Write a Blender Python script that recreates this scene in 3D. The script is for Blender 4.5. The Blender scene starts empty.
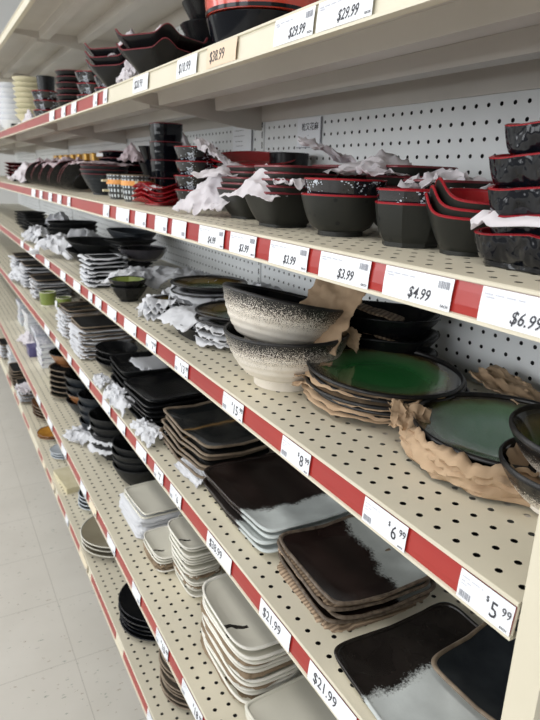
import bpy, bmesh, math, random
from mathutils import Vector, Matrix, noise
C = bpy.context.scene
COL = C.collection
PI = math.pi
sin, cos = math.sin, math.cos

# ------------------------------------------------------------------ camera, world, light, exposure
HC = 1.35                                    # camera height
cam_d = bpy.data.cameras.new('camera')
cam = bpy.data.objects.new('camera', cam_d)
COL.objects.link(cam)
yaw, pitch, roll = math.radians(29.643), math.radians(16.992), math.radians(1.909)
fw = Vector((sin(yaw)*cos(pitch), cos(yaw)*cos(pitch), -sin(pitch)))
rt = Vector((cos(yaw), -sin(yaw), 0)); up = rt.cross(fw)
r2 = rt*cos(roll)+up*sin(roll); u2 = -rt*sin(roll)+up*cos(roll)
cam.matrix_world = Matrix(((r2.x, u2.x, -fw.x, 0), (r2.y, u2.y, -fw.y, 0), (r2.z, u2.z, -fw.z, HC), (0, 0, 0, 1)))
cam_d.sensor_fit = 'VERTICAL'; cam_d.sensor_height = 36; cam_d.lens = 600.73/720*36
cam_d.clip_start = 0.02
cam_d.dof.use_dof = True; cam_d.dof.focus_distance = 0.72; cam_d.dof.aperture_fstop = 11
C.camera = cam

w = bpy.data.worlds.new('store_ambient'); C.world = w; w.use_nodes = True
wt = w.node_tree; bg = wt.nodes['Background']            # a lit store: bright ceiling, dimmer goods at eye level
wc = wt.nodes.new('ShaderNodeTexCoord'); wx = wt.nodes.new('ShaderNodeSeparateXYZ'); wr = wt.nodes.new('ShaderNodeValToRGB')
wt.links.new(wc.outputs['Generated'], wx.inputs[0]); wt.links.new(wx.outputs[2], wr.inputs[0]); wt.links.new(wr.outputs[0], bg.inputs[0])
while len(wr.color_ramp.elements) < 4: wr.color_ramp.elements.new(.5)
for el, (p_, c_) in zip(wr.color_ramp.elements, [(0, (.30, .30, .29)), (.03, (.85, .86, .87)), (.22, (1, 1.0, 1.0)), (.5, (.22, .225, .23))]):
    el.position = p_; el.color = (*c_, 1)
bg.inputs[1].default_value = 1.15

def area(name, loc, sx, sy, power, col=(1, .98, .95), rot=(0, 0, 0)):
    d = bpy.data.lights.new(name, 'AREA'); d.shape = 'RECTANGLE'; d.size = sx; d.size_y = sy
    d.energy = power; d.color = col
    o = bpy.data.objects.new(name, d); o.location = loc; o.rotation_euler = rot; COL.objects.link(o)
    return o
# added low fill lights across the aisle, brightening the pegboard under the shelves
for wy_ in (-1.6, 1.3, 4.2, 7.1):
    area('added_side_fill', (-5.2, wy_, 2.15), 2.3, 2.1, 62, (.95, .98, 1.0), (0, -PI/2, 0))
# ceiling fluorescent tubes: one long row over this aisle, one over the next
area('ceiling_tube_light', (-0.75, 2.2, 3.3), .35, 7.5, 62)
area('ceiling_tube_light', (-2.9, 2.2, 3.3), .35, 7.5, 75)
area('ceiling_tube_light', (0.3, -1.3, 3.3), 2.4, .35, 12)

C.view_settings.view_transform = 'Standard'; C.view_settings.look = 'None'
C.view_settings.gamma = 1; C.view_settings.exposure = 0.0
C.view_settings.use_curve_mapping = False

# ------------------------------------------------------------------ materials
M = {}
def base(name, col, rough=.5, coat=0, metal=0, spec=.5, trans=0):
    m = bpy.data.materials.new(name); m.use_nodes = True
    b = m.node_tree.nodes['Principled BSDF']
    b.inputs['Base Color'].default_value = (*col, 1); b.inputs['Roughness'].default_value = rough
    b.inputs['Metallic'].default_value = metal; b.inputs['Specular IOR Level'].default_value = spec
    b.inputs['Coat Weight'].default_value = coat; b.inputs['Coat Roughness'].default_value = .08
    M[name] = m
    return m, m.node_tree, b
def nd(t, kind, **k):
    n = t.nodes.new(kind)
    for a, v in k.items():
        if a.startswith('i_'): n.inputs[a[2:].replace('_', ' ')].default_value = v
        else: setattr(n, a, v)
    return n
def ramp(t, fac, stops, interp='LINEAR'):
    r = nd(t, 'ShaderNodeValToRGB'); r.color_ramp.interpolation = interp
    e = r.color_ramp.elements
    while len(e) < len(stops): e.new(.5)
    for el, (p, c) in zip(e, stops):
        el.position = p; el.color = (*c, 1)
    t.links.new(fac, r.inputs[0]); return r.outputs[0]
def math_(t, op, a, b=None, clamp=False):
    n = nd(t, 'ShaderNodeMath', operation=op, use_clamp=clamp)
    for i, v in enumerate((a, b)):
        if v is None: continue
        if isinstance(v, (int, float)): n.inputs[i].default_value = v
        else: t.links.new(v, n.inputs[i])
    return n.outputs[0]
def objco(t, scale=None):
    tc = nd(t, 'ShaderNodeTexCoord'); o = tc.outputs['Object']
    if scale:
        mp = nd(t, 'ShaderNodeMapping'); mp.inputs['Scale'].default_value = scale; t.links.new(o, mp.inputs[0]); o = mp.outputs[0]
    return o
def noise_(t, co, scale, detail=3, rough=.5):
    n = nd(t, 'ShaderNodeTexNoise', i_Scale=scale, i_Detail=detail, i_Roughness=rough); t.links.new(co, n.inputs['Vector']); return n.outputs[0]
def bump(t, b, h, strength=.3, dist=.002):
    n = nd(t, 'ShaderNodeBump'); n.inputs['Strength'].default_value = strength; n.inputs['Distance'].default_value = dist
    t.links.new(h, n.inputs['Height']); t.links.new(n.outputs[0], b.inputs['Normal'])
def mixc(t, fac, a, b):
    n = nd(t, 'ShaderNodeMix', data_type='RGBA')
    for idx, v in ((6, a), (7, b)):
        if isinstance(v, tuple): n.inputs[idx].default_value = (*v, 1)
        else: t.links.new(v, n.inputs[idx])
    if isinstance(fac, (int, float)): n.inputs[0].default_value = fac
    else: t.links.new(fac, n.inputs[0])
    return n.outputs[2]
def noisy(name, c1, c2, scale, rough=.5, coat=0, lo=.35, hi=.65, bmp=0, bscale=None, detail=4, spec=.5, stretch=None):
    m, t, b = base(name, c1, rough, coat, spec=spec)
    co = objco(t, stretch); n = noise_(t, co, scale, detail)
    t.links.new(ramp(t, n, [(lo, c1), (hi, c2)]), b.inputs['Base Color'])
    if bmp: bump(t, b, noise_(t, co, bscale or scale, 4), bmp, .002)
    return m, t, b

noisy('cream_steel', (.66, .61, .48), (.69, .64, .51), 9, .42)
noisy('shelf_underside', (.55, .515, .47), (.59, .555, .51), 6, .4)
noisy('pegboard_paint', (.74, .76, .77), (.79, .81, .82), 8, .55)
base('cavity_shade', (.02, .02, .022), .9)  # shade behind holes and slots, put into the colour
noisy('red_plastic', (.30, .011, .012), (.36, .024, .018), 14, .28, .1, stretch=(1, .3, 1))
base('clear_channel', (.72, .66, .53), .3)
base('tag_white', (.82, .84, .88), .35)
base('tag_cream', (.80, .70, .52), .4)
base('tag_orange', (.76, .58, .42), .4)
base('ink', (.03, .03, .04), .6)
base('ink_grey', (.32, .33, .37), .6)
base('ink_light', (.55, .56, .62), .6)
base('kick_paint', (.12, .11, .10), .7)
base('black_lacquer', (.004, .005, .008), .08, .0, spec=.3)
noisy('black_satin', (.006, .0065, .008), (.010, .0105, .011), 30, .25, .0, spec=.25)
noisy('black_matte', (.011, .012, .013), (.020, .021, .022), 60, .45, spec=.2)
m, t, b = base('wavy_lacquer', (.005, .006, .009), .06, .0, spec=.4)
co = objco(t, (1, 1, .8)); bump(t, b, noise_(t, co, 38, 2), 1.0, .012)
base('red_lacquer', (.36, .010, .016), .22, .3)
base('red_rim', (.30, .012, .02), .25)
base('maroon_rim', (.17, .02, .028), .3, .2)
base('pot_red', (.62, .045, .018), .16, .6)
base('gold_paint', (.62, .36, .08), .35, metal=.6)
# grey stone lacquer with sparse darker dots
m, t, b = base('grey_speckle', (.05, .052, .045), .38, spec=.25)
co = objco(t); v = nd(t, 'ShaderNodeTexVoronoi', i_Scale=48.0); t.links.new(co, v.inputs['Vector'])
f1 = ramp(t, v.outputs['Distance'], [(.10, (0.004, .005, .006)), (.17, (.019, .020, .0175))])
n = noise_(t, co, 500, 2)
t.links.new(mixc(t, math_(t, 'MULTIPLY', n, .3), f1, (.035, .036, .032)), b.inputs['Base Color'])
# black lacquer with a band of white brushed flecks
m, t, b = base('fleck_lacquer', (.012, .012, .016), .12, .5)
co = objco(t, (1, 1, 1.4)); v = nd(t, 'ShaderNodeTexVoronoi', i_Scale=230.0); t.links.new(co, v.inputs['Vector'])
n1 = noise_(t, co, 55, 3)
fk = math_(t, 'LESS_THAN', v.outputs['Distance'], math_(t, 'MULTIPLY', math_(t, 'SUBTRACT', n1, .44), 2.6))
t.links.new(mixc(t, fk, (.012, .012, .016), (.50, .55, .62)), b.inputs['Base Color'])
# cream bowl with black band at the rim dissolving to specks
def speckled(name, lo, hi):
    m, t, b = base(name, (.6, .5, .38), .38)
    co = objco(t); sx = nd(t, 'ShaderNodeSeparateXYZ'); t.links.new(co, sx.inputs[0])
    n = noise_(t, co, 650, 2, .6); n2 = noise_(t, co, 20, 3)
    fine = ramp(t, noise_(t, co, 60, 3), [(.3, (.70, .64, .55)), (.7, (.77, .72, .64))])
    hgt = math_(t, 'ADD', sx.outputs[2], math_(t, 'MULTIPLY', math_(t, 'SUBTRACT', n2, .5), .012))
    thr = nd(t, 'ShaderNodeMapRange', i_From_Min=lo, i_From_Max=hi, i_To_Min=.27, i_To_Max=.80); t.links.new(hgt, thr.inputs[0])
    sp = math_(t, 'LESS_THAN', n, thr.outputs[0])
    brown = ramp(t, hgt, [(lo*.6, (.20, .12, .07)), (lo+(hi-lo)*.6, (.012, .011, .011))])
    t.links.new(mixc(t, sp, fine, brown), b.inputs['Base Color'])
    t.links.new(ramp(t, thr.outputs[0], [(.3, (.5,)*3), (.72, (.25,)*3)]), b.inputs['Roughness'])
speckled('speckled_cream', .040, .105); speckled('speckled_small', .004, .042)
# green crackle glaze: green centre, brown then black edge (glaze runs to the rim)
def glaze(name, R, stops, rough=.12, coat=.5):
    m, t, b = base(name, stops[0][1], rough, coat)
    co = objco(t); s = nd(t, 'ShaderNodeSeparateXYZ'); t.links.new(co, s.inputs[0])
    r2_ = math_(t, 'ADD', math_(t, 'POWER', s.outputs[0], 2), math_(t, 'POWER', s.outputs[1], 2))
    r_ = math_(t, 'DIVIDE', math_(t, 'SQRT', r2_), R)
    n = noise_(t, co, 45, 4); f = math_(t, 'ADD', r_, math_(t, 'MULTIPLY', math_(t, 'SUBTRACT', n, .5), .16))
    c = ramp(t, f, stops)
    v = nd(t, 'ShaderNodeTexVoronoi', feature='DISTANCE_TO_EDGE', i_Scale=160.0); t.links.new(co, v.inputs['Vector'])
    ck = math_(t, 'LESS_THAN', v.outputs['Distance'], .025)
    t.links.new(mixc(t, math_(t, 'MULTIPLY', ck, .18), c, (.02, .04, .02)), b.inputs['Base Color'])
GR = [(0, (.025, .19, .045)), (.45, (.045, .22, .065)), (.72, (.13, .26, .11)), (.80, (.15, .15, .06)), (.85, (.07, .045, .02)), (.90, (.010, .010, .010))]
GR2 = [(0, (.09, .24, .12)), (.45, (.11, .27, .15)), (.75, (.14, .26, .13)), (.86, (.09, .10, .04)), (.92, (.03, .02, .012)), (.96, (.012, .012, .012))]  # greens raised so reflected light on the plates sits in the colour
glaze('green_glaze', .12, GR); glaze('jade_glaze', .115, GR2)
glaze('small_green_glaze', .066, [(0, (.05, .15, .05)), (.6, (.10, .19, .06)), (.85, (.14, .11, .04)), (.95, (.02, .018, .015))])
glaze('amber_green_glaze', .092, [(0, (.03, .10, .06)), (.4, (.06, .12, .06)), (.65, (.24, .17, .04)), (.85, (.12, .07, .02)), (.95, (.015, .014, .012))])
noisy('black_stone', (.010, .010, .011), (.022, .020, .019), 90, .33, spec=.35)
noisy('brown_paper', (.40, .27, .165), (.49, .35, .225), 18, .85, bmp=.3, bscale=90)
noisy('taupe_paper', (.20, .145, .09), (.27, .20, .13), 18, .85)
m, t, b = base('corrugated', (.36, .27, .19), .85)
co = objco(t); wv = nd(t, 'ShaderNodeTexWave', i_Scale=42.0, bands_direction='X'); t.links.new(co, wv.inputs['Vector'])
t.links.new(ramp(t, wv.outputs[1], [(.25, (.20, .14, .09)), (.6, (.40, .29, .195))]), b.inputs['Base Color']); bump(t, b, wv.outputs[1], .6, .003)
def sheet_mat(name, col, tr, rough=.7):
    m, t, b = base(name, col, rough)
    out = t.nodes['Material Output']
    tl = nd(t, 'ShaderNodeBsdfTranslucent'); tl.inputs[0].default_value = (*col, 1)
    mx = nd(t, 'ShaderNodeMixShader'); mx.inputs[0].default_value = tr
    t.links.new(b.outputs[0], mx.inputs[1]); t.links.new(tl.outputs[0], mx.inputs[2]); t.links.new(mx.outputs[0], out.inputs[0])
sheet_mat('foam', (.80, .81, .84), .3); sheet_mat('tissue', (.86, .83, .86), .4); sheet_mat('tissue_pink', (.72, .62, .66), .4)
base('label_paper', (.75, .76, .78), .6)
# square stoneware: brown-black glaze with a milky blue-grey side (object -Y side) and rusty edges
def split_glaze(name, pos, dark, milk, wob=.07, axis=1, edge=(.12, .07, .035)):
    m, t, b = base(name, dark, .2, .0, spec=.35)
    co = objco(t); s = nd(t, 'ShaderNodeSeparateXYZ'); t.links.new(co, s.inputs[0])
    n = noise_(t, co, 16, 4); nf = noise_(t, co, 260, 3, .7)
    f = math_(t, 'ADD', s.outputs[axis], math_(t, 'ADD', math_(t, 'MULTIPLY', math_(t, 'SUBTRACT', n, .5), wob), math_(t, 'MULTIPLY', math_(t, 'SUBTRACT', nf, .5), .03)))
    fac = nd(t, 'ShaderNodeMapRange', i_From_Min=pos-.006, i_From_Max=pos+.006); t.links.new(f, fac.inputs[0])
    mk = mixc(t, math_(t, 'MULTIPLY', nf, .35), ramp(t, n, [(.3, tuple(c*.72 for c in milk)), (.7, tuple(c*1.15 for c in milk))]), tuple(c*.6 for c in milk))
    dk = ramp(t, noise_(t, co, 22, 5), [(.35, dark), (.75, tuple(c*2.2 for c in dark))])
    t.links.new(mixc(t, fac.outputs[0], mk, dk), b.inputs['Base Color'])
    t.links.new(ramp(t, fac.outputs[0], [(0, (.38,)*3), (1, (.2,)*3)]), b.inputs['Roughness'])
split_glaze('milky_brown_glaze', -.05, (.012, .008, .007), (.66, .71, .70))
split_glaze('milky_corner_glaze', -.028, (.012, .007, .006), (.48, .51, .49), axis=1)
split_glaze('milky_wide_glaze', .028, (.011, .009, .008), (.64, .68, .67), .04)
noisy('rust_edge', (.07, .05, .035), (.17, .13, .095), 120, .5)
noisy('cream_edge', (.70, .68, .61), (.78, .76, .69), 30, .3)
noisy('white_edge', (.62, .63, .61), (.76, .77, .75), 60, .35)
m, t, b = base('dark_amber_glaze', (.012, .013, .014), .14, .0, spec=.35)
co = objco(t); s = nd(t, 'ShaderNodeSeparateXYZ'); t.links.new(co, s.inputs[0])
n = noise_(t, co, 12, 3)
d_ = math_(t, 'ABSOLUTE', math_(t, 'ADD', s.outputs[1], math_(t, 'MULTIPLY', math_(t, 'SUBTRACT', n, .5), .05)))
t.links.new(ramp(t, math_(t, 'MULTIPLY', d_, 40), [(.02, (.26, .15, .05)), (.18, (.07, .05, .03)), (.5, (.013, .015, .016))]), b.inputs['Base Color'])
noisy('taupe_rim', (.16, .12, .085), (.24, .185, .13), 80, .45)
noisy('cream_glaze', (.66, .64, .55), (.70, .68, .59), 8, .22, .3)
m, t, b = base('cream_brushed', (.68, .65, .56), .22, .3)
co = objco(t); s = nd(t, 'ShaderNodeSeparateXYZ'); t.links.new(co, s.inputs[0])
n = noise_(t, co, 14, 3)
f = math_(t, 'ADD', math_(t, 'ADD', s.outputs[1], .035), math_(t, 'MULTIPLY', math_(t, 'SUBTRACT', n, .5), .06))
on = math_(t, 'MULTIPLY', math_(t, 'LESS_THAN', math_(t, 'ABSOLUTE', f), .0045), math_(t, 'LESS_THAN', s.outputs[0], -.022))
t.links.new(mixc(t, on, (.68, .66, .57), (.02, .018, .016)), b.inputs['Base Color'])
noisy('beige_glaze', (.33, .29, .20), (.38, .34, .245), 14, .3, .2)
noisy('grey_brown', (.09, .078, .062), (.14, .12, .095), 60, .35, .2)
noisy('ivory', (.72, .66, .45), (.76, .70, .50), 8, .3, .2)
noisy('white_china', (.74, .76, .80), (.80, .82, .85), 8, .2, .3)
noisy('dark_gunmetal', (.035, .033, .038), (.06, .055, .06), 10, .2, .4)
noisy('slate_blue', (.014, .018, .023), (.026, .031, .037), 40, .35, spec=.25)
noisy('olive_glaze', (.16, .21, .04), (.22, .27, .06), 20, .3, .2)
noisy('orange_glaze', (.46, .20, .03), (.62, .30, .05), 30, .25, .3)
noisy('pale_blue', (.50, .55, .60), (.58, .63, .68), 20, .3, .2)
noisy('yellow_box', (.58, .52, .33), (.66, .60, .42), 30, .6)
noisy('sage_box', (.42, .45, .30), (.52, .54, .38), 30, .6)
noisy('indigo', (.06, .05, .16), (.11, .10, .24), 40, .35)
m, t, b = base('patterned_paper', (.6, .6, .66), .5)
co = objco(t); v = nd(t, 'ShaderNodeTexVoronoi', i_Scale=70.0); t.links.new(co, v.inputs['Vector'])
t.links.new(ramp(t, v.outputs['Distance'], [(.2, (.30, .31, .40)), (.5, (.66, .66, .70))]), b.inputs['Base Color'])
noisy('copper_glaze', (.17, .07, .03), (.30, .13, .05), 30, .25, .2)
m, t, b = base('jar_grid', (.05, .053, .055), .2, .4)
co = objco(t); s = nd(t, 'ShaderNodeSeparateXYZ'); t.links.new(co, s.inputs[0])
ang = nd(t, 'ShaderNodeMath', operation='ARCTAN2'); t.links.new(s.outputs[1], ang.inputs[0]); t.links.new(s.outputs[0], ang.inputs[1])
ga = math_(t, 'GREATER_THAN', math_(t, 'FRACT', math_(t, 'MULTIPLY', ang.outputs[0], 3.4)), .55)
gz = math_(t, 'GREATER_THAN', math_(t, 'FRACT', math_(t, 'MULTIPLY', s.outputs[2], 72)), .45)
gg = math_(t, 'MULTIPLY', ga, gz)
near = math_(t, 'LESS_THAN', s.outputs[0], .005)
t.links.new(mixc(t, math_(t, 'MULTIPLY', gg, near), (.05, .053, .055), (.62, .68, .72)), b.inputs['Base Color'])
noisy('orange_label', (.72, .28, .05), (.80, .38, .10), 40, .4)
# vinyl floor tiles with chips
m, t, b = base('vinyl_tile', (.55, .53, .47), .38)
tc = nd(t, 'ShaderNodeTexCoord'); co = tc.outputs['Object']
s = nd(t, 'ShaderNodeSeparateXYZ'); t.links.new(co, s.inputs[0])
def seam(o, off, pitch):
    fr = math_(t, 'FRACT', math_(t, 'DIVIDE', math_(t, 'SUBTRACT', o, off), pitch))
    return math_(t, 'GREATER_THAN', math_(t, 'ABSOLUTE', math_(t, 'SUBTRACT', fr, .5)), .4965)
TP = .28
se = math_(t, 'MAXIMUM', seam(s.outputs[0], .2305, TP), seam(s.outputs[1], 1.479, TP))
clouds = ramp(t, noise_(t, co, 5, 5), [(.3, (.60, .575, .515)), (.7, (.66, .635, .575))])
mp = nd(t, 'ShaderNodeMapping'); mp.inputs['Scale'].default_value = (38, 130, 1); mp.inputs['Rotation'].default_value = (0, 0, .9); t.links.new(co, mp.inputs[0])
ch = noise_(t, mp.outputs[0], 1.1, 2); ch2 = noise_(t, co, 4, 1)
chip = math_(t, 'GREATER_THAN', math_(t, 'ADD', ch, math_(t, 'MULTIPLY', ch2, .10)), .745)
chipc = ramp(t, noise_(t, co, 17, 1), [(.35, (.34, .28, .21)), (.5, (.28, .31, .26)), (.65, (.40, .39, .36))], 'CONSTANT')
c1 = mixc(t, chip, clouds, chipc)
t.links.new(mixc(t, math_(t, 'MULTIPLY', se, .55), c1, (.30, .28, .24)), b.inputs['Base Color'])
noisy('wall_paint', (.62, .62, .60), (.66, .66, .64), 2, .7)

# ------------------------------------------------------------------ mesh helpers
def mesh(name, V, F, mat, smooth=None, mi=None, mats=None):
    me = bpy.data.meshes.new(name); me.from_pydata([tuple(v) for v in V], [], F)
    for mm in (mats or [mat]): me.materials.append(M[mm])
    if smooth is not None:
        for pgn in me.polygons: pgn.use_smooth = True
        me.set_sharp_from_angle(angle=math.radians(smooth))
    bm = bmesh.new(); bm.from_mesh(me); bmesh.ops.recalc_face_normals(bm, faces=bm.faces); bm.to_mesh(me); bm.free()
    me.update(); return me
def ob(name, me, parent=None, loc=(0, 0, 0), rot=(0, 0, 0)):
    o = bpy.data.objects.new(name, me); COL.objects.link(o); o.location = loc; o.rotation_euler = rot
    if parent: o.parent = parent
    return o
LABELS = {}
def tag(o, label, cat, group=None):
    n = len(label.replace(',', ' ').split())
    if not 4 <= n <= 16: print('LABEL LENGTH', n, label)
    if label in LABELS: print('LABEL DUP', label)
    LABELS[label] = 1
    o['label'] = label; o['category'] = cat
    if group: o['group'] = group
    return o
class B:                                     # box collector -> one mesh
    def __init__(s): s.V = []; s.F = []
    def box(s, x0, x1, y0, y1, z0, z1):
        n = len(s.V)
        s.V += [(x, y, z) for x in (x0, x1) for y in (y0, y1) for z in (z0, z1)]
        s.F += [tuple(n+i for i in f) for f in ((0, 1, 3, 2), (4, 6, 7, 5), (0, 4, 5, 1), (2, 3, 7, 6), (0, 2, 6, 4), (1, 5, 7, 3))]
        return s
    def prism(s, poly, y0, y1):              # polygon in (x,z) extruded along y
        n = len(s.V); k = len(poly)
        s.V += [(x, y0, z) for x, z in poly]+[(x, y1, z) for x, z in poly]
        s.F += [tuple(n+i for i in range(k)), tuple(n+k+i for i in reversed(range(k)))]
        s.F += [(n+i, n+(i+1) % k, n+k+(i+1) % k, n+k+i) for i in range(k)]
        return s
    def me(s, name, mat): return mesh(name, s.V, s.F, mat)
def perforated(nx, ny, pitch, r, place, border):   # sheet with round holes; border = (u0,u1) plain strips; place(u,v)->xyz
    V = []; F = []; gi = {}
    def g(i, j):
        if (i, j) not in gi: gi[(i, j)] = len(V); V.append(place(i*pitch, j*pitch))
        return gi[(i, j)]
    for i in range(nx):
        for j in range(ny):
            a = [g(i, j), g(i+1, j), g(i+1, j+1), g(i, j+1)]
            n = len(V)
            for k in range(8):
                th = -PI+PI/8+k*PI/4
                V.append(place((i+.5)*pitch+r*cos(th), (j+.5)*pitch+r*sin(th)))
            h = [n+k for k in range(8)]      # angles -157.5,-112.5,-67.5,-22.5,22.5,67.5,112.5,157.5
            F += [(a[0], h[0], h[1]), (a[0], a[1], h[2], h[1]), (a[1], h[3], h[2]), (a[1], a[2], h[4], h[3]),
                  (a[2], h[5], h[4]), (a[2], a[3], h[6], h[5]), (a[3], h[7], h[6]), (a[3], a[0], h[0], h[7])]
    L_ = ny*pitch; W_ = nx*pitch
    for u0, u1 in border:
        n = len(V); V += [place(u0, 0), place(u1, 0), place(u1, L_), place(u0, L_)]; F.append((n, n+1, n+2, n+3))
    return V, F

# ------------------------------------------------------------------ the room
def structure(o): o['kind'] = 'structure'; return o
structure(ob('floor', mesh('floor', [(-4, -3, 0), (1.7, -3, 0), (1.7, 9, 0), (-4, 9, 0)], [(0, 1, 2, 3)], 'vinyl_tile')))
structure(ob('wall_far', B().box(-4, 1.7, 8.6, 8.7, 0, 3.4).me('wall_far', 'wall_paint')))

# ------------------------------------------------------------------ gondola shelving
BAY = 48*.0254; XB = .793
Y0 = .256
JY = [Y0+BAY*i for i in range(6)]
ZS = {0: HC+.505, 1: HC+.179, 2: HC-.0746, 3: HC-.328, 4: HC-.582, 5: HC-.861, 6: HC-1.14}
XF = {0: .345, 1: .389, 2: .389, 3: .389, 4: .365, 5: .310, 6: .309}
LIP, OUT = .036, .0036
shelf_me = {}
def shelf_meshes(k):
    xf = XF[k]; dep = XB-xf; nx = int((dep-.012)/.0254)
    pl = lambda u, v: (xf+.0063+u, v, 0)
    V, F = perforated(nx, 48, .0254, .0037, pl, [(-.0063, 0), (nx*.0254, dep-.0063)])
    deck = mesh('deck', V, F, 'cream_steel')
    e = .0012
    lp = [(xf, 0), (xf-.0016, -.001), (xf-.0016, -.0035), (xf+.0008, -.0042), (xf-OUT+.0014, -LIP+.0042), (xf-OUT-.0014, -LIP+.0035), (xf-OUT-.0014, -LIP),
          (xf-OUT+.012, -LIP), (xf-OUT+.012, -LIP+.001), (xf-OUT+.0025, -LIP+.001), (xf+.0025, -.0012)]
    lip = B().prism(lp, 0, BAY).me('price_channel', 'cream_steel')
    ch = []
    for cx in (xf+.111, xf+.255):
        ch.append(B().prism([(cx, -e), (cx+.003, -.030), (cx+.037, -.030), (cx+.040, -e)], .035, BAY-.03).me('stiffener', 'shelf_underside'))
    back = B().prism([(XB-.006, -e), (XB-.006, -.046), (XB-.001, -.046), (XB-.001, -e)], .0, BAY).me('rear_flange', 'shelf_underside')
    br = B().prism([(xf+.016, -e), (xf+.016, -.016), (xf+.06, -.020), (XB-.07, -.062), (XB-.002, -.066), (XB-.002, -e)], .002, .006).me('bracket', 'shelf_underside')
    und = mesh('underside_or_hole_shade', [(xf+.002, 0, -.0016), (XB-.002, 0, -.0016), (XB-.002, BAY, -.0016), (xf+.002, BAY, -.0016)], [(0, 1, 2, 3)], 'shelf_underside') if k in (0, 1) else mesh('underside_or_hole_shade', [(xf+.004, 0, -.014), (XB-.008, 0, -.014), (XB-.008, BAY, -.014), (xf+.004, BAY, -.014)], [(0, 1, 2, 3)], 'cavity_shade')  # lower shelves get an added dark sheet, its colour shading the deck holes
    return deck, lip, ch, back, br, und
LV = {0: 'overhead', 1: 'top', 2: 'second', 3: 'third', 4: 'fourth', 5: 'fifth', 6: 'bottom'}
BY = ['nearest', 'second', 'third', 'fourth', 'farthest']
def red_strip(k, a, b):
    xf = XF[k]
    pr = [(xf+.0002, -.0044), (xf-.0012, -.012), (xf-.0026, -.024), (xf-OUT+.0008, -LIP+.0044), (xf-OUT+.0018, -LIP+.0044), (xf+.0012, -.0044)]
    return B().prism(pr, a, b).me('red_insert', 'red_plastic')
full_red = {}
for k in range(7):
    sm = shelf_meshes(k)
    for bi in range(5):
        r = ob('gondola_shelf', None, loc=(0, JY[bi], ZS[k]))
        tag(r, f'cream perforated steel shelf with price channel, {LV[k]} level, {BY[bi]} bay', 'shelf', 'gondola shelves')
        ob('deck', sm[0], r); ob('price_channel', sm[1], r)
        if k <= 3 or bi == 0:
            for c in sm[2]: ob('stiffener', c, r)
        ob('rear_flange', sm[3], r); ob('bracket', sm[4], r)
        b2 = ob('bracket', sm[4], r); b2.location.y = BAY-.008
        if sm[5]: ob('underside_or_hole_shade', sm[5], r)
        if k == 6:
            if bi == 0: segs = [(.79, .98), (1.05, 1.215)]
            elif bi == 1: segs = [(0, .10), (.25, .40), (.48, .62), (.70, .85), (.93, 1.06)]
            else: segs = [(.1, .3), (.45, .62), (.75, .95)]
            for a, b_ in segs: ob('red_insert', red_strip(6, a, b_), r)
        elif k == 1 and bi == 0: pass
        elif k:
            if k not in full_red: full_red[k] = red_strip(k, .002, BAY-.002)
            ob('red_insert', full_red[k], r)
# back panels with peg holes, uprights and plinth, per bay
npz = 78
V, F = perforated(48, npz, .0254, .0036, lambda u, v: (XB, u, .16+v), [(-.0, -.0)])
V2 = V+[(XB, 0, .02), (XB, BAY, .02), (XB, BAY, .16), (XB, 0, .16)]
F2 = F+[(len(V), len(V)+1, len(V)+2, len(V)+3)]
peg = mesh('pegboard_panel', V2, F2, 'pegboard_paint')
cav = B().box(XB+.028, XB+.03, 0, BAY, .02, .16+npz*.0254).me('peg_hole_shade', 'cavity_shade')  # added backing whose dark colour stands for shade behind the peg holes
up_b = B()
up_b.box(XB-.004, XB+.026, -.016, .016, .02, 2.2)
upr = up_b.me('upright', 'pegboard_paint')
sl_b = B()
for i in range(70): sl_b.box(XB-.0046, XB-.0035, -.0105, -.0065, .2+i*.0254, .2+i*.0254+.016)
slots = sl_b.me('slot_column', 'cavity_shade')
kick = B().box(.42, .44, 0, BAY, 0, .20).me('plinth', 'kick_paint')
for bi in range(5):
    r = ob('shelving_bay', None, loc=(0, JY[bi], 0))
    tag(r, f'white pegboard back panel, slotted upright and plinth of the {BY[bi]} shelving bay', 'shelving', 'shelving bays')
    ob('pegboard_panel', peg, r); ob('peg_hole_shade', cav, r); u_ = ob('upright', upr, r); ob('slot_column', slots, u_); ob('plinth', kick, r)
r = ob('end_panel', B().box(.383, XB+.03, .222, .250, 0, 2.15).me('end_panel', 'cream_steel'))
tag(r, 'tall cream steel end panel closing the near end of the shelving', 'panel')

# ------------------------------------------------------------------ price tags
def text_mesh(s, size, shear=0, sx=1, bold=0):
    c = bpy.data.curves.new('t', 'FONT'); c.body = s; c.size = size; c.shear = shear; c.extrude = .00012; c.offset = bold
    c.resolution_u = 2
    o = bpy.data.objects.new('t', c); COL.objects.link(o)
    bpy.context.view_layer.update()
    me = bpy.data.meshes.new_from_object(o.evaluated_get(bpy.context.evaluated_depsgraph_get()))
    bpy.data.objects.remove(o)
    me.materials.clear(); me.materials.append(M['ink'])
    for v in me.vertices: v.co.x *= sx
    return me
_tc = {}
def tmesh(*a):
    if a not in _tc: _tc[a] = text_mesh(*a)
    return _tc[a]
RND = random.Random(5)
def barcode_mesh(w_, h_, n):
    b_ = B(); x = 0; rn = random.Random(n)
    while x < w_:
        d = rn.choice((.0006, .0009, .0014)); b_.box(x, min(x+d, w_), 0, h_, 0, .0001); x += d+rn.choice((.0006, .001))
    return b_.me('barcode', 'ink_grey')
BC = [barcode_mesh(.013, .0065, i) for i in range(3)]
def lines_mesh(rows):
    b_ = B()
    for x, y, l, h in rows:
        n = int(l/.0022)
        for i in range(n):
            if (i*7+int(y*9000)) % 5: b_.box(x+i*.0022, x+i*.0022+.0019, y, y+h, 0, .0001)
    return b_.me('small_print', 'ink_light')
SPL = lines_mesh([(.003, .0225, .04, .0012), (.003, .0200, .014, .0012)])
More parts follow.
